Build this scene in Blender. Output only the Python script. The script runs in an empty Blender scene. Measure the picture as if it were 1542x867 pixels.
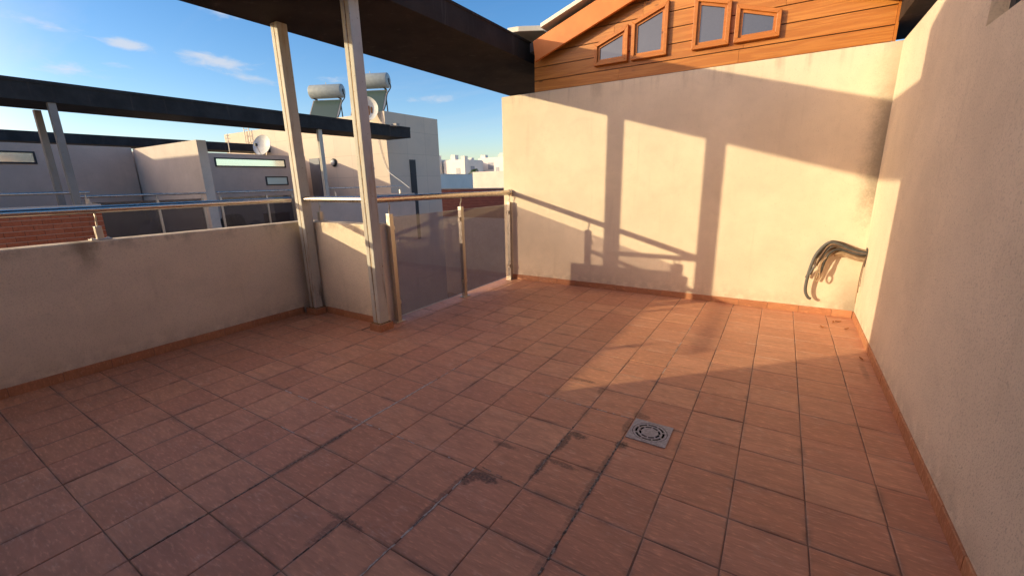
import bpy, bmesh, math, random
from mathutils import Vector, Matrix
random.seed(7)
SC = bpy.context.scene
COL = SC.collection
R = math.radians

# ------------------------------------------------------------------ materials
class NT:
    def __init__(self, name):
        self.m = bpy.data.materials.new(name); self.m.use_nodes = True
        self.t = self.m.node_tree; self.t.nodes.clear()
        self.out = self.t.nodes.new('ShaderNodeOutputMaterial')
        g = self.t.nodes.new('ShaderNodeNewGeometry'); self.pos = g.outputs['Position']; self.nrm = g.outputs['Normal']
    def node(self, typ, **kw):
        n = self.t.nodes.new(typ)
        for k, v in kw.items(): setattr(n, k, v)
        return n
    def put(self, sock, v):
        if isinstance(v, bpy.types.NodeSocket): self.t.links.new(v, sock)
        elif isinstance(v, (tuple, list)) and len(v) == 3 and sock.type == 'RGBA': sock.default_value = (*v, 1)
        else: sock.default_value = v
    def math(self, op, a, b=0.0, c=0.0, clamp=False):
        n = self.node('ShaderNodeMath', operation=op, use_clamp=clamp)
        self.put(n.inputs[0], a); self.put(n.inputs[1], b)
        if op in ('SMOOTH_MIN', 'MULTIPLY_ADD', 'COMPARE'): self.put(n.inputs[2], c)
        return n.outputs[0]
    def vscale(self, v, s):
        n = self.node('ShaderNodeVectorMath', operation='MULTIPLY')
        self.put(n.inputs[0], v); n.inputs[1].default_value = s
        return n.outputs[0]
    def xyz(self, v=None):
        n = self.node('ShaderNodeSeparateXYZ'); self.put(n.inputs[0], v or self.pos); return n.outputs
    def noise(self, scale, detail=3.0, rough=.55, vec=None, color=False, dist=0.0):
        n = self.node('ShaderNodeTexNoise'); self.put(n.inputs['Vector'], vec or self.pos)
        n.inputs['Scale'].default_value = scale; n.inputs['Detail'].default_value = detail
        n.inputs['Roughness'].default_value = rough; n.inputs['Distortion'].default_value = dist
        return n.outputs['Color' if color else 'Fac']
    def voro(self, scale, vec=None, feature='F1'):
        n = self.node('ShaderNodeTexVoronoi', feature=feature); self.put(n.inputs['Vector'], vec or self.pos)
        n.inputs['Scale'].default_value = scale
        return n.outputs['Distance']
    def remap(self, v, a, b, c=0.0, d=1.0):
        n = self.node('ShaderNodeMapRange'); n.interpolation_type = 'SMOOTHSTEP'
        self.put(n.inputs[0], v)
        for i, q in enumerate((a, b, c, d)): n.inputs[i+1].default_value = q
        return n.outputs[0]
    def mix(self, f, a, b, mode='MIX'):
        n = self.node('ShaderNodeMix', data_type='RGBA', blend_type=mode)
        self.put(n.inputs[0], f); self.put(n.inputs[6], a); self.put(n.inputs[7], b)
        return n.outputs[2]
    def bump(self, h, strength=.5, dist=.01, normal=None):
        n = self.node('ShaderNodeBump'); n.inputs['Strength'].default_value = strength
        n.inputs['Distance'].default_value = dist; self.put(n.inputs['Height'], h)
        if normal: self.put(n.inputs['Normal'], normal)
        return n.outputs[0]
    def attr(self, name):
        n = self.node('ShaderNodeAttribute'); n.attribute_name = name; return n.outputs['Fac']
    def bsdf(self, color, rough=.8, metal=0.0, normal=None, spec=.3, **kw):
        n = self.node('ShaderNodeBsdfPrincipled')
        self.put(n.inputs['Base Color'], color); self.put(n.inputs['Roughness'], rough); self.put(n.inputs['Metallic'], metal)
        self.put(n.inputs['Specular IOR Level'], spec)
        if normal: self.put(n.inputs['Normal'], normal)
        for k, v in kw.items(): self.put(n.inputs[k], v)
        return n.outputs[0]
    def done(self, shader):
        self.t.links.new(shader, self.out.inputs['Surface']); return self.m

def blob(n, x, y, px, py, rx, ry, sock_noise):
    """soft dirt spot around a place on the ground, broken up by noise"""
    dx = n.math('DIVIDE', n.math('SUBTRACT', x, px), rx); dy = n.math('DIVIDE', n.math('SUBTRACT', y, py), ry)
    d = n.math('SQRT', n.math('ADD', n.math('MULTIPLY', dx, dx), n.math('MULTIPLY', dy, dy)))
    d = n.math('ADD', d, n.math('MULTIPLY', n.math('SUBTRACT', sock_noise, .5), 1.6))
    return n.remap(d, .45, 1.0, 1.0, 0.0)

def stucco(name, base, dark=.72, mildew=None, scale=95, bump=.55, fade=1.0):
    n = NT(name)
    g1 = n.noise(scale, 3, .6); g2 = n.noise(scale*2.3, 2, .5); big = n.noise(1.3, 4, .6); mid = n.noise(9, 3)
    pits = n.remap(g1, .30, .52)                       # 0 in the pits
    col = n.mix(n.remap(big, .3, .7), tuple(c*.93 for c in base), tuple(min(1, c*1.05) for c in base))
    col = n.mix(n.math('MULTIPLY', n.remap(mid, .45, .75), .12), col, tuple(c*.8 for c in base))
    col = n.mix(n.math('MULTIPLY', n.math('SUBTRACT', 1.0, pits), .55*fade), col, tuple(c*dark*.75 for c in base))
    spk = n.remap(n.noise(scale*.7, 1, .4, n.vscale(n.pos, (1, 1, .6))), .69, .76)
    col = n.mix(n.math('MULTIPLY', spk, .45*fade), col, (base[0]*.35, base[1]*.32, base[2]*.3))
    px_, py_, pz_ = n.xyz()
    trowel = n.noise(1.0, 5, .6, n.vscale(n.pos, (2.2, 2.2, 3.2)), dist=.8)
    col = n.mix(n.math('MULTIPLY', n.remap(trowel, .48, .70), .16), col, tuple(c*.70 for c in base))
    drip = n.noise(1.0, 4, .6, n.vscale(n.pos, (9, 9, .7)))
    col = n.mix(n.math('MULTIPLY', n.remap(drip, .56, .74), .14), col, tuple(c*q for c, q in zip(base, (.55, .52, .48))))
    splash = n.math('MULTIPLY', n.remap(n.math('ADD', pz_, n.math('MULTIPLY', n.math('SUBTRACT', mid, .5), .35)), .34, .06), n.remap(mid, .35, .62))
    col = n.mix(n.math('MULTIPLY', splash, .30), col, (.30, .20, .13))
    if mildew: col = mildew(n, col)
    h = n.math('ADD', pits, n.math('MULTIPLY', g2, .5))
    return n.done(n.bsdf(col, .92, 0, n.bump(h, bump, .006), .15))

CREAM = (.80, .655, .485)
def mil_back(n, col):
    x, y, z = n.xyz()
    nz = n.noise(9, 5, .65); nf = n.noise(55, 3, .6)
    nb = n.math('ADD', n.math('MULTIPLY', n.math('SUBTRACT', nz, .5), .10), n.math('MULTIPLY', n.math('SUBTRACT', nf, .5), .09))
    m = n.remap(n.math('ADD', x, nb), 1.02, 1.26)                    # creeping in from the corner
    hz = n.math('MULTIPLY', n.remap(n.math('ADD', z, n.math('MULTIPLY', nb, 3)), .9, 1.5), n.remap(z, 3.0, 2.0, .55, 1.0))
    m1 = n.math('MULTIPLY', n.math('MULTIPLY', m, hz), .66)
    low = n.math('MULTIPLY', n.remap(n.math('ADD', x, nb), .92, 1.24), n.remap(z, .78, .2))
    m1 = n.math('MAXIMUM', m1, n.math('MULTIPLY', low, .5))
    col = n.mix(m1, col, (.085, .08, .06))
    drip = n.noise(1.0, 4, .6, n.vscale(n.pos, (7, 7, .6)))
    top = n.math('MULTIPLY', n.remap(n.math('ADD', z, n.math('MULTIPLY', nb, 2)), 2.66, 2.96), n.remap(drip, .5, .68))
    return n.mix(n.math('MULTIPLY', top, .38), col, (.30, .21, .14))
def mil_par(n, col):
    x, y, z = n.xyz()
    nz = n.noise(6, 4, .6)
    d = n.math('ADD', n.math('ABSOLUTE', n.math('ADD', y, 2.86)), n.math('MULTIPLY', n.math('SUBTRACT', nz, .5), .25))
    m = n.math('MULTIPLY', n.remap(d, .12, .0), n.remap(z, .85, 1.15))
    col = n.mix(n.math('MULTIPLY', m, .62), col, (.16, .115, .06))
    edge = n.math('MULTIPLY', n.remap(n.math('ADD', z, n.math('MULTIPLY', n.math('SUBTRACT', nz, .5), .12)), 1.06, 1.2), n.remap(nz, .45, .6))
    return n.mix(n.math('MULTIPLY', edge, .35), col, (.2, .15, .09))
M = {}
M['stucco_back'] = stucco('cream stucco back', CREAM, mildew=mil_back, scale=150, bump=.42, fade=.5)
M['stucco_right'] = stucco('cream stucco right', CREAM, scale=95, bump=.55, fade=.7)
M['stucco_parapet'] = stucco('cream stucco parapet', CREAM, mildew=mil_par, scale=105, bump=.42, fade=.6)
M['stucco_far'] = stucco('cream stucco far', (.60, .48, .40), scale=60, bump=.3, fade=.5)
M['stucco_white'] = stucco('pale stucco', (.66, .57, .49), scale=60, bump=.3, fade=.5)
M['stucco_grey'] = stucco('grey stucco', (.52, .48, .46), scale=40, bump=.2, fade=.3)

def tile_mat(name, base, rough=.55, spots=()):
    n = NT(name)
    r = n.attr('rnd'); r2 = n.attr('rnd2')
    sc = n.vscale(n.pos, (4.5, 19, 8))
    off = n.node('ShaderNodeVectorMath', operation='ADD'); n.put(off.inputs[0], sc)
    cmb = n.node('ShaderNodeCombineXYZ'); n.put(cmb.inputs[0], n.math('MULTIPLY', r, 40)); n.put(cmb.inputs[1], n.math('MULTIPLY', r2, 60))
    n.put(off.inputs[1], cmb.outputs[0]); v = off.outputs[0]
    s1 = n.noise(1.0, 5, .6, v, dist=.6); s2 = n.noise(4.0, 4, .6, v); fine = n.noise(240, 2)
    hue = n.mix(r, tuple(b*q for b, q in zip(base, (.90, .84, .82))), tuple(b*q for b, q in zip(base, (1.08, 1.13, 1.15))))
    hue = n.mix(n.math('MULTIPLY', r2, .45), hue, tuple(b*q for b, q in zip(base, (.84, .76, .86))))
    col = n.mix(n.remap(s1, .32, .68), n.mix(.5, hue, tuple(b*.60 for b in base)), hue)
    col = n.mix(n.math('MULTIPLY', n.remap(s2, .52, .70), .45), col, tuple(min(1, b*1.45) for b in base))
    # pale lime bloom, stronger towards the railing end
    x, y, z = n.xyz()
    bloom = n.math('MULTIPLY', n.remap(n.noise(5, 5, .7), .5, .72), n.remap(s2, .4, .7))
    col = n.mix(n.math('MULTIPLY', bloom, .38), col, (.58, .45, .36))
    if spots:
        gx = n.math('MULTIPLY', n.math('ABSOLUTE', n.math('SUBTRACT', n.math('FRACT', n.math('ADD', n.math('DIVIDE', x, .33), .5)), .5)), .33)
        gy = n.math('MULTIPLY', n.math('ABSOLUTE', n.math('SUBTRACT', n.math('FRACT', n.math('ADD', n.math('DIVIDE', y, .33), .5)), .5)), .33)
        dj = n.math('MINIMUM', gx, gy); nw = n.noise(28, 4, .7)
        djn = n.math('ADD', dj, n.math('MULTIPLY', n.math('SUBTRACT', nw, .5), .022))
        worn = n.math('MULTIPLY', n.remap(djn, .016, .003), n.remap(n.noise(4.5, 4, .6), .42, .62))
        col = n.mix(n.math('MULTIPLY', worn, .35), col, (.50, .37, .29))
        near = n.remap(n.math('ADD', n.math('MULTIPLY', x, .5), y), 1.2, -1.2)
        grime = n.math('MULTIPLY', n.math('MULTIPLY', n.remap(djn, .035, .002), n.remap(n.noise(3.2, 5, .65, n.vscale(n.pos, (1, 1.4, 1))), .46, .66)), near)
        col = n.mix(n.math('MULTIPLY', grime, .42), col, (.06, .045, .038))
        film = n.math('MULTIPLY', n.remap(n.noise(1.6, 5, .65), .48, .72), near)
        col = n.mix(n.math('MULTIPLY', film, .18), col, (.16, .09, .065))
        nz = n.noise(22, 5, .7); tot = None
        for s in spots:
            b = blob(n, x, y, *s[:4], nz); b = n.math('MULTIPLY', b, s[4])
            tot = b if tot is None else n.math('MAXIMUM', tot, b)
        col = n.mix(n.math('MULTIPLY', tot, n.remap(n.noise(70, 4, .7), .25, .6, .35, 1.0)), col, (.035, .03, .026))
    ro = n.remap(s2, .3, .75, rough+.08, rough-.12)
    h = n.math('ADD', n.math('MULTIPLY', s1, 1.2), n.math('ADD', n.math('MULTIPLY', s2, .6), n.math('MULTIPLY', fine, .08)))
    return n.done(n.bsdf(col, ro, 0, n.bump(h, .65, .006), .45))
TC = (.64, .30, .165)
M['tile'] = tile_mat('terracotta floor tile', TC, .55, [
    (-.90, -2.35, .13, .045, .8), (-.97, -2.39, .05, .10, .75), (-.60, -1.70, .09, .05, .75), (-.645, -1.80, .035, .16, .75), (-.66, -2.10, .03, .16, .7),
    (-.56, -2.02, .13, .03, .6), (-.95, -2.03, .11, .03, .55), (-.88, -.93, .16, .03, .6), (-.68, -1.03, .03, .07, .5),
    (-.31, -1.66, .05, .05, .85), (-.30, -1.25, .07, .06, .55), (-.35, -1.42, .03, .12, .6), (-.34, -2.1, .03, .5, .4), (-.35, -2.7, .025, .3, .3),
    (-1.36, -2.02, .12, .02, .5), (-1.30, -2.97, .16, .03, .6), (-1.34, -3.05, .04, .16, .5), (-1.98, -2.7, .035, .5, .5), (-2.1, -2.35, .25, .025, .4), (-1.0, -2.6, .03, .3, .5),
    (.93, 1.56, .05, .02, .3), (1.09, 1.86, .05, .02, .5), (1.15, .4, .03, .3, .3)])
M['skirt'] = tile_mat('terracotta skirting tile', (.50, .215, .10), .5)
n = NT('floor grout'); g = n.noise(35, 4, .7); g2 = n.noise(3, 3)
M['grout'] = n.done(n.bsdf(n.mix(n.remap(g2, .4, .65), n.mix(g, (.15, .085, .06), (.24, .14, .10)), n.mix(g, (.26, .16, .11), (.40, .28, .20))), .95, 0, n.bump(g, .6, .004), .1))
n = NT('grey mortar'); g = n.noise(60, 4, .7)
M['mortar'] = n.done(n.bsdf(n.mix(n.remap(g, .3, .7), (.36, .30, .26), (.66, .58, .51)), .95, 0, n.bump(g, .9, .006), .1))
n = NT('dirty cracked joint'); g = n.noise(45, 4, .7)
M['crack'] = n.done(n.bsdf(n.mix(n.remap(g, .35, .68), (.08, .062, .05), (.40, .33, .27)), .95, 0, n.bump(g, 1.0, .008), .1))
n = NT('concrete'); g = n.noise(12, 5)
M['concrete'] = n.done(n.bsdf(n.mix(g, (.26, .24, .22), (.4, .37, .34)), .9, 0, n.bump(n.noise(70), .3, .004), .2))

def post_mat(name, base, rustamt):
    n = NT(name); x, y, z = n.xyz()
    st = n.noise(1.0, 4, .6, n.vscale(n.pos, (14, 14, 1.6)))
    sp = n.noise(38, 5, .7)
    col = n.mix(n.remap(n.noise(3, 3), .3, .7), tuple(b*.85 for b in base), base)
    col = n.mix(n.math('MULTIPLY', n.remap(st, .55, .72), .5*rustamt), col, (.30, .16, .06))
    col = n.mix(n.math('MULTIPLY', n.remap(sp, .62, .70), .8*rustamt), col, (.12, .05, .02))
    wet = n.math('MULTIPLY', n.remap(z, .9, .05), n.remap(st, .53, .68))
    col = n.mix(n.math('MULTIPLY', wet, .75), col, (.04, .038, .028))
    return n.done(n.bsdf(col, .65, 0, n.bump(sp, .25, .004), .3))
M['post'] = post_mat('weathered cream painted steel', (.54, .505, .43), .95)
M['post_far'] = post_mat('rusty grey painted steel', (.26, .24, .22), 1.0)
n = NT('rust seam'); g = n.noise(40, 4, .7, n.vscale(n.pos, (1, 1, .3)))
M['rust'] = n.done(n.bsdf(n.mix(n.remap(g, .35, .62), (.09, .035, .012), (.42, .25, .10)), .9, 0, None, .1))

def canopy_mat(name, base):
    n = NT(name); st = n.noise(1.0, 4, .6, n.vscale(n.pos, (9, 9, .5))); g = n.noise(2.0, 5, .65); gr = n.noise(90, 3)
    col = n.mix(n.remap(g, .3, .7), tuple(b*.7 for b in base), tuple(b*1.25 for b in base))
    col = n.mix(n.math('MULTIPLY', n.remap(st, .58, .75), .45), col, (.11, .08, .07))
    return n.done(n.bsdf(col, .8, 0, n.bump(gr, .3, .003), .2))
M['canopy'] = canopy_mat('dark brown painted canopy', (.036, .024, .018))
M['canopy_far'] = canopy_mat('charcoal painted canopy', (.030, .030, .032))

n = NT('brushed stainless steel'); g = n.noise(160, 2, .5, n.vscale(n.pos, (.3, .05, 1)))
M['steel'] = n.done(n.bsdf((.60, .53, .45), n.remap(g, .3, .7, .2, .34), 1.0, None, .5))
n = NT('dull stainless steel'); g = n.noise(30, 4, .6)
M['steel_dull'] = n.done(n.bsdf(n.mix(g, (.42, .37, .31), (.62, .56, .48)), n.remap(g, .3, .7, .3, .48), .85, None, .5))
n = NT('drain cast metal'); g = n.noise(45, 5, .7)
M['drain'] = n.done(n.bsdf(n.mix(n.remap(g, .3, .7), (.27, .26, .26), (.47, .46, .47)), n.remap(g, .3, .7, .5, .7), .35, n.bump(g, .3, .003), .4))
n = NT('black'); M['black'] = n.done(n.bsdf((.006, .006, .006), .9, 0, None, .05))

def smoked(name, tint, dust, dustcol):
    n = NT(name)
    tr = n.node('ShaderNodeBsdfTransparent'); tr.inputs[0].default_value = (*tint, 1)
    df = n.node('ShaderNodeBsdfDiffuse'); df.inputs[0].default_value = (*dustcol, 1)
    gl = n.node('ShaderNodeBsdfGlossy'); gl.inputs['Roughness'].default_value = .03; gl.inputs[0].default_value = (.9, .9, .9, 1)
    gq = n.node('ShaderNodeNewGeometry'); dp = n.node('ShaderNodeVectorMath', operation='DOT_PRODUCT')
    n.put(dp.inputs[0], gq.outputs['Normal']); n.put(dp.inputs[1], gq.outputs['Incoming'])
    schlick = n.math('ADD', .075, n.math('MULTIPLY', n.math('POWER', n.math('SUBTRACT', 1.0, n.math('ABSOLUTE', dp.outputs['Value'])), 5.0), .9))
    m1 = n.node('ShaderNodeMixShader'); m2 = n.node('ShaderNodeMixShader')
    streak = n.noise(1.0, 4, .65, n.vscale(n.pos, (40, 40, 4))); spot = n.noise(6, 3)
    f = n.math('MULTIPLY', n.remap(n.math('ADD', n.math('MULTIPLY', streak, .6), n.math('MULTIPLY', spot, .4)), .3, .7, .65, 1.3), dust)
    f = n.math('MULTIPLY', f, n.remap(n.noise(150, 2, .5), .35, .65, .7, 1.3))
    n.put(m1.inputs[0], f); n.put(m1.inputs[1], tr.outputs[0]); n.put(m1.inputs[2], df.outputs[0])
    n.put(m2.inputs[0], schlick); n.put(m2.inputs[1], m1.outputs[0]); n.put(m2.inputs[2], gl.outputs[0])
    return n.done(m2.outputs[0])
M['smoked'] = smoked('smoked grey glass', (.74, .71, .745), .11, (.36, .34, .39))
M['smoked_far'] = smoked('dark smoked glass', (.42, .42, .44), .05, (.2, .2, .22))

def wood_mat(name, a, b):
    n = NT(name); r = n.attr('rnd')
    cmb = n.node('ShaderNodeCombineXYZ'); n.put(cmb.inputs[0], n.math('MULTIPLY', r, 30)); n.put(cmb.inputs[2], n.math('MULTIPLY', r, 17))
    off = n.node('ShaderNodeVectorMath', operation='ADD'); n.put(off.inputs[0], n.vscale(n.pos, (.45, 6, 7))); n.put(off.inputs[1], cmb.outputs[0])
    v = off.outputs[0]
    w = n.node('ShaderNodeTexNoise'); n.put(w.inputs['Vector'], v); w.inputs['Scale'].default_value = 1.2; w.inputs['Detail'].default_value = 3; w.inputs['Distortion'].default_value = .5
    rings = n.math('SINE', n.math('MULTIPLY', w.outputs['Fac'], 38))
    fine = n.noise(1.0, 5, .6, n.vscale(n.pos, (6, 60, 130)))
    col = n.mix(n.remap(rings, -1, 1, .15, .78), a, b)
    col = n.mix(n.math('MULTIPLY', n.remap(fine, .45, .7), .3), col, tuple(q*.6 for q in a))
    vor = n.node('ShaderNodeTexVoronoi'); n.put(vor.inputs['Vector'], n.vscale(n.pos, (1.1, 1, 2.7))); vor.inputs['Scale'].default_value = 2.1
    knot = n.remap(vor.outputs['Distance'], .045, .12, 1, 0)
    col = n.mix(n.math('MULTIPLY', knot, .75), col, (.10, .03, .006))
    col = n.mix(n.math('MULTIPLY', r, .35), col, tuple(q*.72 for q in a))
    return n.done(n.bsdf(col, .42, 0, n.bump(n.math('ADD', rings, n.math('MULTIPLY', fine, 2)), .12, .003), .4))
M['wood'] = wood_mat('orange varnished pine', (.42, .14, .022), (.58, .235, .048))
M['wood_frame'] = wood_mat('orange varnished window frame', (.45, .14, .02), (.53, .18, .03))
n = NT('orange painted verge board'); g = n.noise(4, 4); g2 = n.noise(30, 3)
M['verge'] = n.done(n.bsdf(n.mix(n.remap(g, .3, .7), (.56, .165, .035), (.64, .20, .045)), .55, 0, n.bump(g2, .1, .003), .35))
n = NT('cream trim'); M['trim'] = n.done(n.bsdf(n.mix(n.noise(8), (.62, .58, .48), (.75, .70, .6)), .5, 0, None, .4))
n = NT('window glass'); M['pane'] = n.done(n.bsdf(n.mix(n.noise(90), (.085, .092, .11), (.12, .128, .145)), n.remap(n.noise(120, 2), .3, .7, .03, .10), .55, n.bump(n.noise(2.5, 2), .05, .03), .6))
n = NT('sky mirror glass'); M['pane_far'] = n.done(n.bsdf((.80, .90, .86), .12, .75, n.bump(n.noise(1.2, 2), .04, .02), .8))
n = NT('frosted glass'); M['pane_frost'] = n.done(n.bsdf((.40, .52, .54), .35, .3, None, .6))
n = NT('dark grey frame'); M['frame'] = n.done(n.bsdf((.035, .04, .045), .5, .2, None, .4))
n = NT('dark opening'); M['dark'] = n.done(n.bsdf(n.mix(n.noise(3), (.02, .02, .025), (.045, .045, .05)), .6, 0, None, .3))
n = NT('blue grey door'); M['door'] = n.done(n.bsdf(n.mix(n.noise(3), (.10, .11, .14), (.15, .16, .19)), .5, 0, None, .4))

def brick_mat(name, c1, c2, mort, axis='yz'):
    n = NT(name); x, y, z = n.xyz(); h = y if axis == 'yz' else x
    rz_ = n.math('DIVIDE', z, .107); row = n.math('FLOOR', rz_); fz = n.math('FRACT', rz_)
    bed = n.math('MAXIMUM', n.remap(fz, .075, .03, 0, 1), n.remap(fz, .925, .97, 0, 1))
    hx = n.math('ADD', n.math('DIVIDE', h, .29), n.math('MULTIPLY', row, .5)); fxx = n.math('FRACT', hx); cell = n.math('FLOOR', hx)
    perp = n.math('MAXIMUM', n.remap(fxx, .02, .008, 0, 1), n.remap(fxx, .98, .992, 0, 1))
    wn = n.node('ShaderNodeTexWhiteNoise'); wn.noise_dimensions = '2D'
    cmb = n.node('ShaderNodeCombineXYZ'); n.put(cmb.inputs[0], cell); n.put(cmb.inputs[1], row); n.put(wn.inputs['Vector'], cmb.outputs[0])
    col = n.mix(wn.outputs['Value'], c1, c2)
    col = n.mix(n.remap(n.noise(25, 4), .3, .7), n.mix(.3, col, (.1, .03, .02)), col)
    col = n.mix(n.math('MULTIPLY', perp, .75), col, (.09, .04, .03)); col = n.mix(bed, col, mort)
    return n.done(n.bsdf(col, .85, 0, n.bump(n.math('SUBTRACT', 1.0, n.math('MAXIMUM', bed, perp)), .6, .01), .2))
M['brick'] = brick_mat('red brick', (.46, .12, .05), (.55, .16, .075), (.52, .33, .23))
M['brick_far'] = brick_mat('dark red brick', (.20, .06, .05), (.26, .08, .06), (.32, .20, .17), 'xz')

n = NT('pale wall panels'); x, y, z = n.xyz()
cmb = n.node('ShaderNodeCombineXYZ'); n.put(cmb.inputs[0], n.math('ADD', x, y)); n.put(cmb.inputs[1], z)
b = n.node('ShaderNodeTexBrick'); n.put(b.inputs['Vector'], cmb.outputs[0]); b.offset = 0
b.inputs['Scale'].default_value = 1; b.inputs['Brick Width'].default_value = 1.2; b.inputs['Row Height'].default_value = .98; b.inputs['Mortar Size'].default_value = .012; b.inputs['Mortar Smooth'].default_value = .3
for k, v in (('Color1', (.60, .50, .40)), ('Color2', (.63, .53, .425)), ('Mortar', (.48, .41, .33))): b.inputs[k].default_value = (*v, 1)
M['panels'] = n.done(n.bsdf(n.mix(n.math('MULTIPLY', n.remap(n.noise(1.2, 5, .65), .45, .7), .3), b.outputs['Color'], (.46, .40, .35)), .9, 0, n.bump(n.noise(50), .2, .004), .15))

def simple(name, c, rough=.6, metal=0.0, vary=.2, scale=8, spec=.3):
    n = NT(name); g = n.noise(scale, 4)
    return n.done(n.bsdf(n.mix(n.remap(g, .3, .7), tuple(q*(1-vary) for q in c), tuple(min(1, q*(1+vary)) for q in c)), rough, metal, None, spec))
M['tank'] = simple('grey enamel tank', (.33, .36, .355), .42, .0, .08)
n = NT('solar collector glass'); M['collector'] = n.done(n.bsdf((.065, .10, .09), .25, 0, None, .5))
M['white_metal'] = simple('off white metal', (.62, .60, .56), .5, 0, .1)
M['rusty'] = simple('rust flakes', (.35, .15, .05), .8)
M['cable_grey'] = simple('grey cable sheath', (.11, .105, .10), .5, 0, .15, 30)
M['cable_dark'] = simple('dark cable sheath', (.05, .045, .04), .5, 0, .2, 30)
M['cable_brown'] = simple('brown cable sheath', (.15, .09, .055), .55, 0, .2, 30)
M['cable_tan'] = simple('dusty tan cable sheath', (.33, .22, .13), .6, 0, .2, 30)
M['far_white'] = simple('far white render', (.72, .66, .60), .9, 0, .05, .5)
M['far_glass'] = simple('far window', (.30, .30, .33), .4)
M['ground'] = simple('dry paved ground', (.22, .19, .16), .95, 0, .2, .6)
M['leaf'] = simple('dry leaf', (.34, .12, .03), .8)
M['trunk'] = simple('palm trunk', (.14, .10, .07), .9)
M['frond'] = simple('palm frond', (.06, .10, .03), .7, 0, .4, 3)
M['red_box'] = simple('dull red board', (.16, .045, .04), .7)
M['sack'] = simple('grey plastic sack', (.22, .22, .25), .4)
M['bin_black'] = simple('black plastic', (.02, .02, .022), .4)
M['terrazzo'] = simple('neighbour floor tiles', (.33, .15, .09), .7, 0, .2, 4)

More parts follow.
